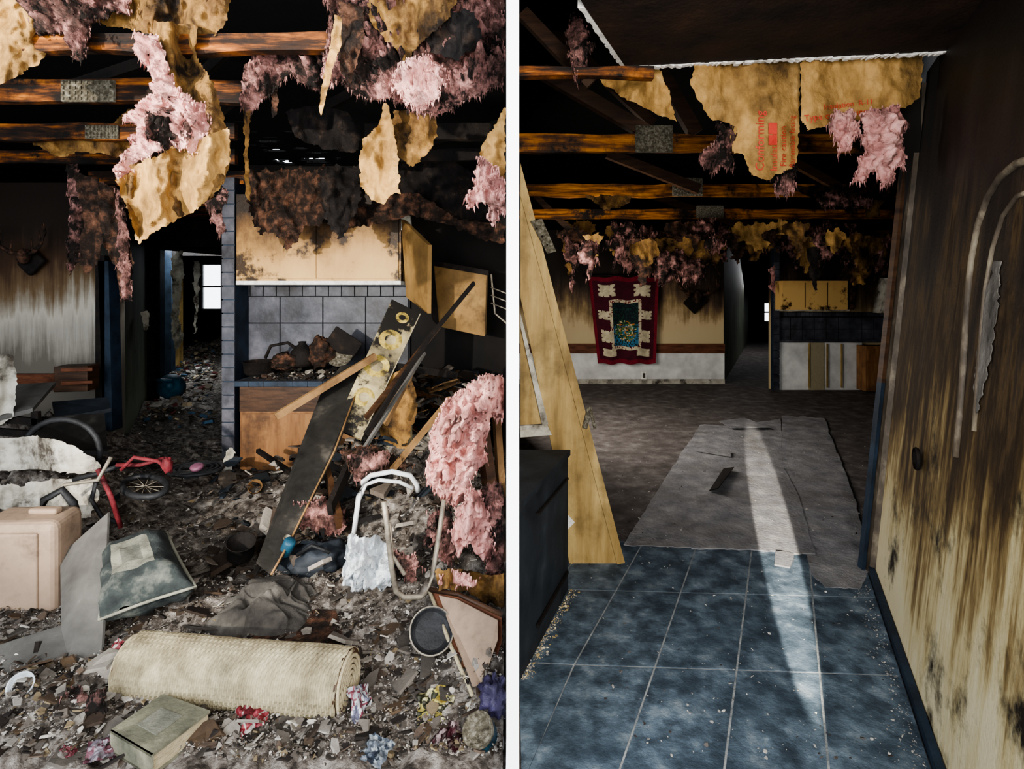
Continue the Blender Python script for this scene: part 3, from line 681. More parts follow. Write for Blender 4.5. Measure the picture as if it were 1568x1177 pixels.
b.prism([P(614,330,4.9),P(628,330,4.9),P(630,358,4.9),P(614,352,4.9)],(.0,.05,0),'gyp'); b.done()
b=B('scorched_tray_cabinet')
b.prism([P(664,402,5.0),P(745,418,4.9),P(742,515,4.9),P(672,500,5.0),P(660,450,5)],(0,.3,0),'tray')
b.prism([P(660,398,4.97),P(748,414,4.87),P(748,422,4.87),P(660,406,4.97)],(0,.03,0),'char'); b.prism([P(664,406,4.97),P(672,500,4.97),P(662,490,4.97),P(656,450,4.97)],(0,.03,0),'char'); b.done()
b=B('roasting_rack'); 
for yy in (450,462,474): b.tube([P(752,yy-10,4.6),P(777,yy,4.5)],.005,'chrome')
b.tube([P(752,420,4.6),P(758,480,4.6),P(777,496,4.5)],.008,'chrome'); b.done()
d=4.72; p=P(368,590,d); q=P(565,740,d)
b=B('kitchen_base_cabinet_left'); zt=p.z
b.box((p.x,d,0.0),(q.x+.9,5.3,zt-.0),'wood'); b.box((p.x-.0,d-.012,zt-.22),(q.x,d,zt-.01),'woodd')
b.box((p.x+.02,d-.018,.05),(p.x+.62,d,zt-.24),'wood'); b.box((p.x+.66,d-.018,.05),(q.x,d,zt-.24),'wood')
b.box((p.x-.03,d-.04,zt),(q.x+.9,5.32,zt+.04),'tile')
for i in range(16): b.box((p.x-.03+i*.125,d-.05,zt-.002),(p.x-.03+i*.125+.118,d-.038,zt+.042),'navy')
b.done()

# =================================================================== LEFT HANGING INSULATION
hang([('kraft',[(-15,-12),(112,-12),(112,58),(70,85),(40,110),(-15,135)],2.36,dict(fold=.05))]).done()
hang([('kraftd',[(100,-12),(352,-12),(350,30),(330,52),(300,62),(255,58),(190,45),(150,35),(112,50)],2.4,dict(fold=.05)),
      ('pinkd',[(50,-12),(200,-12),(195,20),(140,30),(128,90),(110,95),(112,55),(60,50),(40,20)],2.33,dict(strands=200))]).done()
hang([('kraftd',[(225,30),(300,40),(298,80),(328,130),(345,190),(355,235),(345,275),(320,305),(298,322),(262,340),(240,352),(212,372),(200,330),(188,300),(178,268),(215,245),(250,235),(262,190),(258,140),(235,95)],2.3,dict(fold=.06,tilt=-.1,ff=.05)),
      ('pink',[(207,50),(236,48),(248,72),(255,105),(275,140),(292,152),(322,162),(326,190),(312,215),(306,237),(280,228),(250,232),(215,250),(183,278),(180,262),(198,225),(212,195),(184,182),(215,160),(238,142),(228,105),(212,85)],2.2,dict(strands=350,infl=.08)),
      ('pinkd',[(225,170),(262,165),(300,185),(295,215),(255,225),(225,215)],2.12,dict(strands=100,infl=.04))]).done()
hang([('kraft',[(178,275),(220,245),(350,195),(352,240),(340,285),(300,322),(240,352),(210,374),(198,330)],2.16,dict(fold=.05,ff=.05))]).done()
hang([('pinkd',[(103,252),(118,255),(130,290),(128,350),(120,400),(108,420),(104,380),(108,330)],4.1,dict(strands=100,jag=5)),
      ('brownburn',[(112,262),(150,275),(160,330),(152,400),(136,420),(118,405),(128,340)],4.05),
      ('brownburn',[(148,275),(182,290),(190,340),(205,400),(200,455),(186,460),(178,410),(160,380),(152,320)],3.95),
      ('pinkd',[(176,290),(190,300),(198,380),(202,462),(186,465),(182,400)],3.9,dict(strands=80,jag=5)),
      ('kraftd',[(40,215),(150,205),(200,165),(240,180),(230,232),(180,238),(120,232),(90,240),(60,225)],3.8),
      ('pinkd',[(320,305),(345,290),(340,350),(328,365)],4.0,dict(strands=60))]).done()
hang([('pinkd',[(368,150),(374,105),(392,80),(430,66),(475,68),(505,88),(518,120),(495,142),(470,134),(448,112),(430,122),(415,142),(395,160),(378,182)],2.55,dict(strands=350,jag=5)),
      ('kraftd',[(372,150),(384,148),(380,235),(384,310),(376,300),(374,230)],2.55,dict(cell=3,jag=3)),
      ('brownburn',[(415,130),(424,128),(426,175),(416,180)],2.6,dict(cell=3))]).done()
hang([('pinkd',[(500,-12),(773,-12),(773,128),(745,140),(705,160),(665,176),(625,170),(600,152),(565,155),(540,140),(520,120),(505,135),(492,110),(505,60)],2.32,dict(strands=900,infl=.12,cell=3.2,xmax=775)),
      ('kraftd',[(560,-12),(700,-12),(690,25),(650,60),(620,95),(600,70),(570,40)],2.16,dict(fold=.05)),
      ('pink',[(610,95),(650,85),(690,110),(665,150),(640,175),(615,150),(600,125)],2.2,dict(strands=300)),
      ('black',[(640,10),(720,15),(740,60),(700,95),(665,80),(640,60)],2.15,dict(jag=9)),
      ('brownburn',[(520,0),(560,10),(555,70),(535,130),(520,110),(515,50)],2.13)]).done()
hang([('kraft',[(512,22),(524,28),(522,70),(508,110),(500,145),(492,178),(488,170),(496,110),(506,70)],2.1,dict(cell=3,jag=2,fold=.01))],).done()
hang([('kraft',[(590,150),(600,185),(608,225),(614,298),(600,296),(588,312),(568,305),(552,282),(550,240),(556,215),(580,190)],2.75,dict(fold=.04)),
      ('kraftd',[(604,170),(640,170),(668,168),(670,212),(650,240),(628,256),(610,236),(600,210)],2.9)]).done()
hang([('kraft',[(774,160),(764,182),(748,205),(734,235),(740,262),(765,285),(774,292)],2.2,dict(fold=.03,xmax=775)),
      ('pink',[(735,240),(752,255),(774,280),(774,335),(768,325),(756,345),(748,310),(722,320),(708,305),(728,285)],2.12,dict(strands=300,xmax=775))]).done()
hang([('black',[(438,170),(480,162),(530,170),(556,200),(548,232),(510,230),(478,222),(452,210)],3.7),
      ('brownburn',[(376,262),(440,258),(498,256),(508,310),(490,345),(465,345),(450,380),(438,388),(432,362),(400,362),(384,330)],4.4,dict(amp=.12,jag=9)),
      ('black',[(486,262),(540,254),(560,240),(556,300),(540,335),(520,365),(505,345),(492,300)],4.2,dict(amp=.12,jag=9)),
      ('brownburn',[(540,325),(590,300),(640,295),(700,335),(773,345),(773,372),(740,368),(690,345),(630,330),(570,345),(530,350)],4.5,dict(amp=.12,xmax=775)),
      ('black',[(600,230),(700,250),(773,300),(773,345),(700,335),(640,300),(610,300)],4.7,dict(amp=.1,xmax=775))]).done()

# =================================================================== LEFT ROOM RUBBLE
mounds=[]
def mound(x,y,sx,sy,h): p=GZ(x,y); mounds.append((p.x,p.y,sx,sy,h))
mound(650,800,.55,.7,.32); mound(740,900,.35,.5,.35); mound(60,820,.5,.7,.35); mound(40,720,.7,.6,.40); mound(430,770,.35,.35,.14); mound(560,760,.5,.45,.25)
mound(320,950,.25,.2,.10); mound(750,1080,.2,.25,.10); mound(60,1100,.25,.2,.08); mound(330,545,.5,1.5,.35); mound(120,640,.6,.6,.25); mound(650,700,.5,.5,.3); mound(470,900,.2,.2,.06)
def hgt(X,Y):
    h=.02+.055*abs(fb(X*2.2,Y*2.2,1,5))+.025*fb(X*9,Y*9,3,3)
    for mx,my,sx,sy,a in mounds:
        q=((X-mx)/sx)**2+((Y-my)/sy)**2
        if q<9: h+=a*math.exp(-q)*(1+.35*fb(X*4,Y*4,7,4))
    return max(.005,h)
b=B('rubble_heap'); nx,ny=240,250; vs=[];fs=[]
for j in range(ny+1):
    Y=1.2*(16/1.2)**(j/ny)
    for i in range(nx+1):
        u=i/nx
        xl=-1.05*Y; xr=-.03
        if Y>5.3: xl=-3.85+KL*(Y-5.4)+.02; xr=-2.66+KL*(Y-5.2)-.02
        X=xl+(xr-xl)*u; vs.append((X,Y,hgt(X,Y)))
for j in range(ny):
    for i in range(nx):
        k=j*(nx+1)+i; fs.append((k,k+1,k+nx+2,k+nx+1))
b.add(vs,fs,'floorL',(1,1,1,1),True); b.done(fix=False)
pal=['#59524b','#6a635c','#7f7971','#98928a','#433d38','#2f2a25','#1f1a17','#74664f','#40362c','#5e564e','#7b756d','#50443a','#b0aaa0']
def fl(r):
    y=560+620*r.random()**.85; x=r.uniform(-5,770); p=GZ(x,y)
    if p.y>5.3: 
        if not(-3.8+KL*(p.y-5.4)<p.x<-2.8+KL*(p.y-5.2)): return None
    if p.y>4.65 and p.x>-2.75: return None
    h=hgt(p.x,p.y); return (p.x,p.y,h+r.uniform(0,.012))
scatter('debris_chips',12000,fl,(.005,.032),pal,5)
scatter('debris_grit',15000,fl,(.0025,.007),['#98918a','#aaa49a','#756e66','#4a433c'],6,.8)
scatter('broken_boards',380,fl,(.04,.11),['#3f3a35','#26201c','#352b23','#5e5851','#3f3226','#7b756c','#4c3d2e'],7,.12)
def fz(r):
    z=r.random()
    if z<.6: x=r.gauss(500,75); y=r.gauss(790,55)
    elif z<.8: x=r.gauss(250,70); y=r.gauss(690,50)
    else: x=r.gauss(120,70); y=r.gauss(650,40)
    if not(0<x<700 and 610<y<930): return None
    p=GZ(x,y)
    if p.y>4.6: return None
    return (p.x,p.y,hgt(p.x,p.y)+r.uniform(0,.12))
scatter('charred_debris_pile',520,fz,(.03,.13),['#141110','#241e1a','#342a22','#1c1f22','#463b32','#5c534a','#968e83','#2a3036'],12,.35)
def fh(r):
    d=r.uniform(6,13); u=r.random(); X=(-3.75+KL*(d-5.4))*(1-u)+(-2.8+KL*(d-5.2))*u; return (X,d,hgt(X,d)+r.uniform(0,.12))
scatter('scattered_litter',380,fh,(.03,.10),['#b4b0a8','#8a857f','#3a566c','#6a3535','#56504a','#6b6050','#9a8a70','#363636'],8,.5)
def fc(r):
    x=r.uniform(385,640); d=r.uniform(4.75,5.2); return (P(x,0,d).x,d,.79+r.uniform(0,.03))
scatter('counter_debris',520,fc,(.01,.06),['#2b2521','#3d2f26','#5a534c','#151210','#8a8378'],9,.6)
def fk(r):
    x=r.uniform(580,740); y=r.uniform(500,720); d=r.uniform(4.0,4.9); p=P(x,y,d); return (p.x,p.y,hgt(p.x,p.y)+.0 if y>640 else r.uniform(.3,.9))
scatter('collapsed_cabinet_debris',520,fk,(.04,.18),['#14110f','#241c17','#3a2c20','#5a534c','#0c0b0a','#8a8378','#6b5236'],10,.15)

# =================================================================== LEFT ROOM OBJECTS
b=B('rolled_rug'); A=P(204,1018,2.16); C=P(533,1046,2.05); ax=(C-A).normalized(); R=.112; n=60; L=190
s1=ax.cross(Vector((0,0,1))).normalized(); s2=s1.cross(ax)
vs=[];fs=[]
for i in range(L+1):
    for k in range(n):
        w=2*math.pi*k/n; r=R*(1+.012*math.sin(i*.05)+ (.035 if (i//2+k//2)%2 else 0)+.03*n3((i*.05,k*.2,0))); p=A.lerp(C,i/L)+(s1*math.cos(w)+s2*math.sin(w))*r
        p.z=max(p.z,.02); vs.append(p)
for i in range(L):
    for k in range(n): fs.append((i*n+k,i*n+(k+1)%n,(i+1)*n+(k+1)%n,(i+1)*n+k))
b.add(vs,fs,'rug',(1,1,1,1),False)
for c_,sg in ((A,-1),(C,1)):
    sp=[]
    for i in range(120):
        w=i*.28; r=.012+.095*i/120; sp.append(c_+ax*sg*.004+(s1*math.cos(w)+s2*math.sin(w))*r)
    b.tube(sp,.008,'page',5)
    disc=[c_+(s1*math.cos(2*math.pi*k/n)+s2*math.sin(2*math.pi*k/n))*R for k in range(n)]
    b.prism(disc,ax*-sg*.01,'woodd')
b.done()
b=B('throw_cushion'); TL=P(162,838,2.72);TR=P(256,806,2.75);BR=P(300,888,2.42);BL=P(152,938,2.3); nn=32
nrm=(TR-TL).cross(BL-TL).normalized()
if nrm.y>0: nrm=-nrm
for sg in (1,-1):
    vs=[];fs=[]
    for j in range(nn+1):
        for i in range(nn+1):
            u=2*i/nn-1;v=2*j/nn-1
            pin=1-.09*(1-u*u)*abs(v)**4; pin2=1-.09*(1-v*v)*abs(u)**4
            uu=(u*pin2+1)/2; vv=(v*pin+1)/2
            p=TL.lerp(TR,uu).lerp(BL.lerp(BR,uu),vv)
            t=.11*((1-u**4)*(1-v**4))**.5+.02*n3((u*3,v*3,sg)); vs.append(p+nrm*(t if sg>0 else -t)+Vector((0,0,-.03)))
    fa=[];fb_=[];fc_=[]
    for j in range(nn):
        for i in range(nn):
            k=j*(nn+1)+i; u=2*(i+.5)/nn-1;v=2*(j+.5)/nn-1; f=(k,k+1,k+nn+2,k+nn+1)
            if sg>0 and abs(u)<.25 and abs(v)<.25: fc_.append(f)
            elif sg>0 and abs(u)<.5 and abs(v)<.5: fb_.append(f)
            else: fa.append(f)
    b.add(vs,fa,'cush',(1,1,1,1),True)
    if fb_: b.add(vs,fb_,'cushp',(1,1,1,1),True); b.add(vs,fc_,'cushc',(1,1,1,1),True)
rim=[]
for (a_,c_) in ((TL,TR),(TR,BR),(BR,BL),(BL,TL)):
    mid=(TL+TR+BR+BL)/4
    for i in range(10):
        t=i/10; p=a_.lerp(c_,t); p=p.lerp(mid,.09*4*t*(1-t)*.5); rim.append(p+Vector((0,0,-.03)))
b.tube(rim,.007,'cushp',6,closed=True); b.done(fix=False)
b=B('old_hardback_book'); t=.11; top=[GZ(168,1118,t),GZ(250,1062,t),GZ(322,1088,t),GZ(232,1156,t)]
b.prism(top,(0,0,-.008),'book'); ctr=sum(top,Vector())/4
b.prism([ctr+(p-ctr)*.96-Vector((0,0,.008)) for p in top],(0,0,-.055),'page'); b.prism([p-Vector((0,0,.063)) for p in top],(0,0,-.008),'book')
b.prism([top[0],top[3],top[3]-Vector((0,0,.07)),top[0]-Vector((0,0,.07))],(.004,.004,0),'book')
b.prism([ctr+(p-ctr)*.45+Vector((0,0,.001)) for p in top],(0,0,.002),'cushp'); b.done()
b=B('beige_storage_case'); c=P(48,868,2.75)
b.rbox(c,(.36,.22,.54),(0.05,.03,.12),.04,'beige',4); b.rbox(c+Vector((-.02,-.115,.0)),(.28,.02,.44),(0.05,.03,.12),.01,'beige'); b.rbox(c+Vector((.07,-.0,.28)),(.14,.05,.03),(0,0,0),.012,'beige'); b.done()
b=B('grey_board'); b.prism([P(92,850,2.75),P(165,785,2.8),P(160,925,2.45),P(152,1045,2.18),P(95,1040,2.2)],(0,.015,0),'board'); b.done()
b=B('grey_board'); b.prism([P(-10,990,2.3),P(100,955,2.42),P(152,1045,2.16),P(150,1062,2.12),P(-10,1075,2.08)],(0,.0,-.012),'board'); b.done()
b=B('broken_drywall_pieces')
b.sheet([(-15,672),(60,668),(110,682),(150,705),(156,722),(120,726),(60,718),(-15,722)],3.3,'gyp',fold=.06,ff=.02,amp=.02,jag=3)
b.sheet([(-15,745),(60,738),(140,730),(152,760),(140,790),(105,800),(90,780),(40,785),(-15,775)],3.15,'gyp',fold=.05,ff=.02,amp=.02,jag=5)
b.sheet([(-15,540),(20,545),(26,590),(20,640),(-15,660)],3.9,'gyp',fold=.04,amp=.02)
b.sheet([(345,690),(358,684),(356,720),(340,765),(330,770),(338,730)],4.6,'gyp',fold=.03,cell=3)
b.done()
b=B('fallen_shelf_panels')
b.prism([P(-10,590,4.4),P(85,585,4.5),P(50,625,4.0),P(-10,640,3.9)],(0,0,-.03),'board')
b.prism([P(40,640,4.1),P(160,632,4.2),P(165,690,3.9),P(60,690,3.8)],(0,0,-.03),'plankd')
b.prism([P(80,615,4.5),P(165,608,4.6),P(170,625,4.5),P(85,640,4.3)],(0,0,-.03),'navyd'); b.done()
b=B('wooden_crate'); b.rbox(P(118,578,4.9),(.26,.2,.22),(0,0,.2),.008,'woodd'); b.rbox(P(118,566,4.78),(.24,.02,.03),(0,0,.2),.004,'rail'); b.rbox(P(118,586,4.78),(.24,.02,.03),(0,0,.2),.004,'rail'); b.done()
b=B('broken_cabinet_frame'); 
for y in(640,660,700): b.bar(P(-10,y,4.0),P(60,y+6,4.0),.03,.05,'char')
b.bar(P(55,630,4.0),P(60,720,4.0),.03,.05,'char'); b.done()
b=B('childs_bicycle')
def pt(L,d): return [P(x,y,d+(i*.02)) for i,(x,y) in enumerate(L)]
b.tube(pt([(178,712),(215,712),(250,702),(262,715)],2.95),.011,'red'); b.tube(pt([(150,718),(170,760),(185,808)],3.0),.013,'red'); b.tube(pt([(185,720),(205,700),(242,706),(262,722),(250,712)],2.9),.010,'red')
b.tube(pt([(112,735),(150,725),(185,712)],3.0),.012,'rubber'); b.tube(pt([(75,760),(100,742),(150,735),(170,700)],2.9),.010,'chrome')
b.tube(pt([(55,805),(68,765),(95,750),(112,770),(118,790)],2.8),.02,'rubber'); b.rbox(P(62,800,2.8),(.05,.05,.07),(0,.3,0),.012,'rubber')
b.tube(pt([(148,735),(140,765),(155,790),(180,800)],3.0),.012,'rubber')
b.tube([P(95+58*math.cos(a),690+48*math.sin(a),3.4) for a in [math.pi*(1.0+i/18*1.1) for i in range(19)]],.018,'rubber')
ring=[P(222+34*math.cos(a),745+16*math.sin(a),3.2-.12*math.sin(a)) for a in [2*math.pi*i/32 for i in range(32)]]
b.tube(ring,.018,'rubber',8,closed=True)
for i in range(10): b.tube([P(222,745,3.2),ring[int(i*3.2)]],.0025,'chrome',4)
b.blob(P(256,712,2.95),(.028,.025,.04),'red',.4,6,16,10); b.done()
b=B('fallen_plank'); 
b.prism([P(392,862,2.75),P(414,880,2.72),P(440,835,2.85),P(512,690,3.4),P(560,560,4.0),P(522,560,4.0),P(492,600,3.8),P(438,740,3.2)],(.01,.03,-.0),'plankd')
b.tube([P(415,880,2.71),P(440,836,2.84),P(512,691,3.39),P(560,562,3.99)],.006,'stick',6); b.done()
b=B('painted_shelf_board')
TL=P(600,458,4.3);TR=P(643,480,4.3);BL=P(512,655,3.6);BR=P(552,672,3.6); ux=(TR-TL).normalized(); uy=(BL-TL); uy=(uy-ux*uy.dot(ux)).normalized(); nr=ux.cross(uy).normalized()
if nr.y>0: nr=-nr
b.prism([TL,TR,BR,BL],-nr*.025,'plankt')
b.prism([TR,BR,BR-nr*.027,TR-nr*.027],ux*.006,'page')
for (u,v,r) in [(.5,.30,.085),(.45,.52,.09),(.55,.10,.05),(.5,.75,.07)]:
    c=TL.lerp(TR,u).lerp(BL.lerp(BR,u),v)+nr*.003; n_=28
    vs=[c+(ux*math.cos(2*math.pi*k/n_)+uy*math.sin(2*math.pi*k/n_))*r*q for q in(.5,1) for k in range(n_)]
    b.add(vs,[(k,(k+1)%n_,(k+1)%n_+n_,k+n_) for k in range(n_)],'yelp')
b.done()
b=B('splintered_laths')
for (x1,y1,d1_,x2,y2,d2,w,h,m_) in [(726,433,4.1,655,520,3.7,.015,.03,'char'),(655,520,3.7,560,665,3.3,.02,.03,'char'),(575,545,3.9,422,638,3.5,.03,.045,'stick'),(672,500,3.9,560,640,3.4,.02,.03,'woodd'),
   (650,540,3.8,548,702,3.2,.02,.02,'board'),(640,552,3.8,590,650,3.5,.02,.03,'stick'),(560,570,4.2,452,712,3.9,.03,.05,'char'),(690,610,3.2,600,720,3.0,.02,.03,'stick'),(600,560,4,700,575,4.2,.02,.05,'char'),
   (610,600,4.2,610,690,4.0,.2,.02,'plankt'),(470,740,3.8,395,690,4.3,.03,.03,'char'),(500,720,3.4,520,800,3,.03,.08,'woodd'),(540,700,3.4,505,780,3.0,.03,.08,'char')]:
    b.bar(P(x1,y1,d1_),P(x2,y2,d2),w,h,m_)
b.done()
b=B('torn_fabric_pile'); b.sheet([(575,590),(625,560),(640,620),(620,690),(585,672),(570,630)],3.95,'kraftd',fold=.06); b.sheet([(520,690),(570,680),(640,715),(600,722),(540,725)],3.1,'brownburn',infl=.1,strands=100); b.done()
b=B('white_folding_chair_frame'); 
b.tube(pt([(532,868),(543,810),(549,760),(556,738),(568,728),(600,722),(628,728),(638,742),(640,752)],2.75),.013,'whitetube'); b.tube(pt([(548,770),(560,742),(580,735),(612,738),(632,748)],2.8),.010,'whitetube'); b.done()
b=B('tubular_chair_frame')
b.tube(pt([(588,768),(594,820),(600,870),(606,905),(618,914),(645,914),(656,905),(662,880),(672,820),(680,765)],2.25),.011,'chrome'); b.tube(pt([(620,880),(600,850),(596,800)],2.3),.009,'chrome'); b.done()
b=B('white_plastic_bag'); b.sheet([(535,815),(552,822),(575,820),(598,838),(596,870),(600,900),(570,900),(540,905),(524,892),(528,860),(530,835)],2.5,'plastic',cell=2.5,infl=.09,amp=.14,jag=6); b.done()
b=hang([('pink',[(720,588),(745,574),(773,580),(773,640),(752,640),(740,680),(748,712),(722,722),(716,765),(690,770),(668,750),(652,742),(655,700),(664,650),(680,615),(705,600)],2.5,dict(infl=.14,strands=350,amp=.16,fold=.06,jag=6,xmax=772)),
        ('pink',[(700,780),(722,745),(740,760),(755,820),(748,860),(720,835),(700,850),(690,820)],2.45,dict(infl=.1,strands=120)),
        ('pinkd',[(650,790),(690,780),(700,840),(690,860),(665,850),(648,820)],2.5,dict(infl=.1,strands=120)),
        ('pinkd',[(735,740),(773,740),(773,900),(745,890),(752,830)],2.45,dict(infl=.1,strands=120,xmax=772)),
        ('kraftd',[(668,872),(700,870),(740,880),(773,878),(773,930),(745,925),(715,905),(672,902)],2.32,dict(xmax=772,amp=.1)),
        ('pink',[(672,878),(700,876),(735,890),(715,900),(680,900)],2.3,dict(infl=.06,strands=100)),
        ('pinkd',[(600,850),(640,852),(650,870),(632,892),(610,880)],2.6,dict(infl=.08,strands=100)),
        ('pinkd',[(440,770),(500,765),(540,785),(520,815),(470,812)],3.1,dict(infl=.08,strands=100)),
        ('pinkd',[(530,700),(560,685),(600,700),(585,720),(545,735)],3.0,dict(infl=.08,strands=100))],'pink_insulation_pile'); b.done()
b=B('timber_upright'); b.bar(P(736,640,2.62),P(765,860,2.5),.05,.05,'woodd'); b.bar(P(758,600,2.7),P(768,760,2.6),.03,.05,'stick'); b.done()
b=B('wooden_chair_seat_panel'); 
b.prism([P(660,905,2.35),P(700,912,2.3),P(768,945,2.2),P(768,985,2.12),P(742,1055,2.02),P(722,1062,2.0),P(690,985,2.18)],(0.0,.03,0),'rail')
b.prism([P(672,912,2.31),P(700,918,2.27),P(762,950,2.17),P(762,980,2.1),P(738,1048,2.0),P(724,1052,1.98),P(698,985,2.14)],(0.0,.004,0),'beige')
b.tube([P(658,905,2.34),P(690,988,2.17),P(724,1066,1.99)],.008,'page'); b.tube([P(658,903,2.34),P(702,910,2.29),P(768,941,2.19)],.01,'woodd'); b.done()
def pot(name,c,r,h,mat,eul=(0,0,0),sm=True):
    b=B(name); b.lathe(c,[(0,.0),(r*.8,0),(r*.95,h*.15),(r,h),(r*1.05,h),(r*.95,h*.95),(r*.88,h*.2),(0,h*.12)],mat,28,eul,smooth=sm); return b
c=P(660,968,2.2); b=B('frying_pan'); eu=(.75,.3,0)
b.lathe(c,[(0,-.004),(.06,-.004),(.08,.02),(.085,.022),(.082,.016),(.062,.003),(0,.003)],'rubber',32,eu,smooth=False); b.lathe(c,[(.083,.021),(.088,.021),(.088,.025),(.083,.025)],'chrome',32,eu,smooth=False); b.bar(c+Vector((.06,0,-.04)),c+Vector((.16,.05,-.12)),.02,.012,'rubber'); b.done()
c=GZ(484,888,.07); b=pot('round_tray',c,.13,.035,'rubber',(.12,0,0),False); b.done()
c=P(368,838,2.95); pot('cooking_pot',c+Vector((0,0,-.05)),.07,.1,'char',(.3,.2,0)).done()
c=P(375,820,3.1); pot('tin_can',c+Vector((0,0,-.03)),.035,.09,'steel',(1.2,.3,0)).done()
c=P(392,745,3.9); pot('tin_can',c+Vector((0,0,-.03)),.045,.12,'stick',(.9,.5,0)).done()
c=P(398,556,5.0); b=pot('saucepan',c+Vector((0,0,-.1)),.14,.12,'char'); b.bar(c+Vector((.12,0,0)),c+Vector((.34,-.1,.03)),.03,.02,'char'); b.done()
b=B('burnt_countertop_appliances'); c=P(492,540,4.95)
b.blob(c,(.11,.11,.13),'brownburn',.35,5); b.lathe(c+Vector((-.17,0,-.12)),[(0,0),(.08,0),(.1,.04),(.1,.13),(.06,.17),(.03,.2),(.035,.22),(0,.22)],'char',20); b.blob(c+Vector((-.3,-.05,-.07)),(.12,.1,.07),'brownburn',.4,6,seed=2)
b.lathe(c+Vector((.15,.05,-.02)),[(0,0),(.1,0),(.12,.03),(.12,.05),(0,.05)],'steel',24,(1.2,.4,0)); b.rbox(c+Vector((.2,0,.08)),(.28,.02,.2),(.2,.6,.2),.01,'char')
b.tube([c+Vector((-.5,0,-.05)),c+Vector((-.45,0,.06)),c+Vector((-.3,0,.09)),c+Vector((-.2,0,.02))],.014,'char'); b.done()
b=B('dark_sports_bag'); b.blob(P(485,856,2.95),(.19,.12,.09),'navyd',.35,4); b.tube([P(455,850,2.85),P(478,835,2.83),P(505,846,2.83)],.01,'rubber'); b.done()
b=B('soft_drink_can'); c=P(440,838,2.85); b.lathe(c,[(0,-.05),(.025,-.05),(.031,-.04),(.031,.04),(.025,.05),(0,.05)],'blue',20,(.3,.5,0)); b.lathe(c+Vector((0,0,.045)),[(0,0),(.02,0),(.02,.006)],'chrome',16,(.3,.5,0)); b.done()
b=B('blue_plastic_jug'); c=P(262,592,7.2); b.lathe(c,[(0,-.16),(.14,-.16),(.16,-.1),(.16,.05),(.08,.12),(.04,.14),(.04,.18),(0,.18)],'blue',20,(1.3,.4,.3)); b.tube([c+Vector((-.1,-.15,.1)),c+Vector((0,-.22,.12)),c+Vector((.1,-.15,.1))],.02,'blue'); b.done()
b=B('pink_bucket_lid'); c=P(302,718,3.9); b.lathe(c,[(0,0),(.04,0),(.045,.02),(.035,.03),(0,.025)],'pinkpl',20,(.3,0,0)); b.done()
b=B('coiled_hose'); 
for r in(.09,.12,.15): b.tube([P(300,718,4.0)+Vector((r*1.2*math.cos(a),r*math.sin(a),.0)) for a in [2*math.pi*i/28 for i in range(28)]],.014,'rubber',6,closed=True)
b.done()
b=B('crumpled_clothes_heap')
vs=[];fs=[];nx=130;ny=70
for j in range(ny+1):
    for i in range(nx+1):
        u=i/nx;v=j/ny; wx=u+.12*n3((u*3,v*3,9)); wy=v+.12*n3((u*3,v*3,4)); X=-1.42+u*.50; Y=2.40+v*.40; e=(math.sin(math.pi*u)*math.sin(math.pi*v))**.4
        fo=.6*(1-abs(n3((wx*5,wy*2.5,1)))*2)+.4*(1-abs(n3((wx*3,wy*8,6)))*2)
        z=.02+e*(.09+.09*fo+.03*n3((u*4,v*4,2))); vs.append((X+.06*n3((u*4,v*4,5)),Y+.04*n3((u*4,v*4,8)),z))
for j in range(ny):
    for i in range(nx): k=j*(nx+1)+i; fs.append((k,k+1,k+nx+2,k+nx+1))
b.add(vs,fs,'cloth',(1,1,1,1),True); b.done()
def wrapper(name,x,y,w,h,cols,seed,z=.05,tilt=.3):
    b=B(name); r=random.Random(seed); c=GZ(x,y,z); n1=20;vs=[];fs=[];cs=[]; R=Euler((tilt,r.uniform(-.3,.3),r.uniform(-.8,.8))).to_matrix()
    for j in range(n1+1):
        for i in range(n1+1):
            u=i/n1-.5;v=j/n1-.5; vs.append(R@Vector((u*w+.1*w*fb(v*5,u*3,seed+1,2),v*h,.35*w*fb(u*4,v*4,seed,3)*.6+.12*w*(1-4*u*u)))+c)
    for j in range(n1):
        for i in range(n1):
            k=j*(n1+1)+i; fs.append((k,k+1,k+n1+2,k+n1+1)); q=fb(i*.13,j*.13,seed+2,2); cs.append(lin(cols[min(len(cols)-1,max(0,int((q+.5)*len(cols))))]))
    b.add(vs,fs,'foil',cs,True); return b.done()
wrapper('snack_wrapper',385,1098,.10,.11,['#6a2a30','#84383e','#98928a','#742a30'],1)
wrapper('snack_wrapper',552,1082,.08,.13,['#98989c','#74404a','#a8a8aa','#5a5a6a'],2,.06,.8)
wrapper('snack_wrapper',668,1085,.13,.12,['#7a6a34','#968a4a','#2a2a1c','#98926c'],3,.07,.5)
wrapper('snack_wrapper',172,1000,.07,.10,['#6e2a30','#8a444a','#a69a92'],4,.08,.8)
wrapper('snack_wrapper',160,1148,.10,.08,['#70686e','#5a3a42','#908a90'],6,.05,.3)
wrapper('snack_wrapper',575,1150,.10,.08,['#5a6068','#80868a','#343a44'],7,.05,.4)
wrapper('snack_wrapper',690,1135,.11,.09,['#3a1a20','#2a1818','#7a6a6a'],8,.05,.4)
wrapper('snack_wrapper',100,1155,.06,.04,['#5a2a30','#703a40'],9,.05,.3)
b=B('purple_plastic_bag'); b.blob(P(755,1070,1.95),(.045,.06,.07),'purple',.5,6); b.done()
b=B('clear_plastic_cup'); b.lathe(P(36,1050,2.05),[(0,-.04),(.03,-.04),(.042,.04),(.038,.04),(.028,-.035),(0,-.03)],'plastic',20,(.8,.5,0)); b.done()
b=B('paint_can'); c=P(740,1128,1.86); eu=(.5,-.35,0)
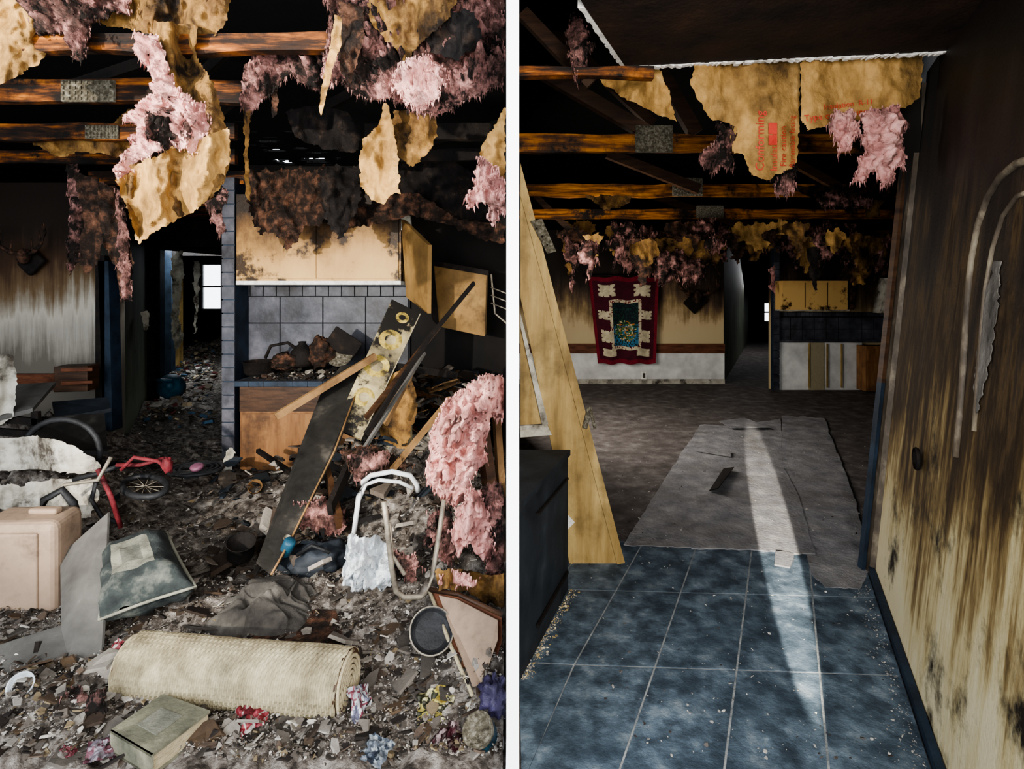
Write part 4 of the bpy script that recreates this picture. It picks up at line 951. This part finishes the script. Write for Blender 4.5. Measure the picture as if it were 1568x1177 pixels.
b.lathe(c,[(0,-.07),(.050,-.07),(.053,-.065),(.050,-.06),(.050,.0)],'whitetube',28,eu); b.lathe(c,[(.0505,.0),(.0505,.035)],'blue',28,eu); b.lathe(c,[(.050,.035),(.050,.055),(.054,.06),(.050,.065),(.044,.065),(.042,.058),(0,.058)],'steel',28,eu); b.lathe(c,[(.0508,-.04),(.0508,-.02)],'redink',28,eu); b.done()
b=B('broken_glass_jar'); c=P(487,1140,1.93); b.lathe(c,[(0,-.04),(.035,-.04),(.04,.02),(.028,.04),(.028,.05),(.024,.05),(.03,.02),(.03,-.03)],'plastic',20,(.5,.3,0)); b.done()
b=hang([('pinkd',[(30,1130),(60,1090),(110,1055),(160,1060),(162,1085),(120,1120),(90,1160),(50,1175),(25,1170)],1.98,dict(infl=.05,strands=300,amp=.05))],'floor_insulation_tuft'); b.done()
b=B('broken_door_panel'); b.prism([GZ(378,975,.06),GZ(400,925,.06),GZ(515,935,.07),GZ(532,1000,.07),GZ(470,1003,.06)],(0,0,-.02),'brownburn'); b.done()

# =================================================================== LIGHT
w=bpy.data.worlds.new('World'); bpy.context.scene.world=w; w.use_nodes=True
bg=w.node_tree.nodes['Background']; bg.inputs[0].default_value=(.86,.92,1,1); bg.inputs[1].default_value=4.4
def light(t,name,loc,tgt,e,col=(1,1,1),**k):
    l=bpy.data.lights.new(name,t); l.energy=e; l.color=col
    for a,v in k.items(): setattr(l,a,v)
    o=bpy.data.objects.new(name,l); o.location=loc; o.rotation_euler=(Vector(tgt)-Vector(loc)).to_track_quat('-Z','Y').to_euler(); bpy.context.scene.collection.objects.link(o); return o
light('SPOT','sunbeam_left',(-2.6,-1.5,2.0),P(600,480,4.6),1900,(1,.92,.8),spot_size=math.radians(44),spot_blend=.4,shadow_soft_size=.04)
light('AREA','doorway_daylight_left',(-1.8,-.6,1.9),(-1.8,3,1.0),120,(.9,.95,1),shape='RECTANGLE',size=1.6,size_y=1.6)
light('AREA','doorway_daylight_right',(.7,-.6,1.9),(2.6,5,1.0),200,(1,.96,.9),shape='RECTANGLE',size=1.0,size_y=1.6)
light('SPOT','far_room_fill_spot',(1.3,-.4,1.9),P(1130,500,9),4600,(1,.9,.76),spot_size=math.radians(46),spot_blend=.7,shadow_soft_size=.2)  # added spot behind the camera to brighten the far room; no window there
light('AREA','side_fill_right',(.07,6.6,1.35),(3.5,7.4,1.1),170,(1,.95,.88),shape='RECTANGLE',size=3.0,size_y=1.4)  # added fill lamp beside the partition, edge-on to the camera; no window here
light('AREA','hall_fill_left',(-6.0,9.5,2.3),(-6.2,9.4,0),230,(.88,.94,1),shape='RECTANGLE',size=.8,size_y=3)  # added overhead lamp to lift the dark left hallway; no side room opening
light('AREA','hall_fill_right',(6.2,14,2.3),(6.0,13,0),30,(.95,.96,1),shape='RECTANGLE',size=.5,size_y=3)  # added lamp brightening the right hallway, with no real source behind it
o=light('SPOT','sun_slit_right',(-.11,-1.2,2.3),(1.66,3.5,0),6500,(1,.93,.8),spot_size=math.radians(20),spot_blend=.3,shadow_soft_size=.01)
o.scale=(.12,1.0,1)
try: bpy.context.scene.view_settings.look='AgX - Medium High Contrast'
except Exception: pass

cam=bpy.data.cameras.new('Camera'); cam.lens=F/1568*36; cam.sensor_width=36; cam.sensor_fit='HORIZONTAL'; cam.shift_y=-(588.7-HY)/1568; cam.clip_start=.05
co=bpy.data.objects.new('Camera',cam); co.location=(0,0,H); co.rotation_euler=(math.pi/2,0,0); bpy.context.scene.collection.objects.link(co); bpy.context.scene.camera=co
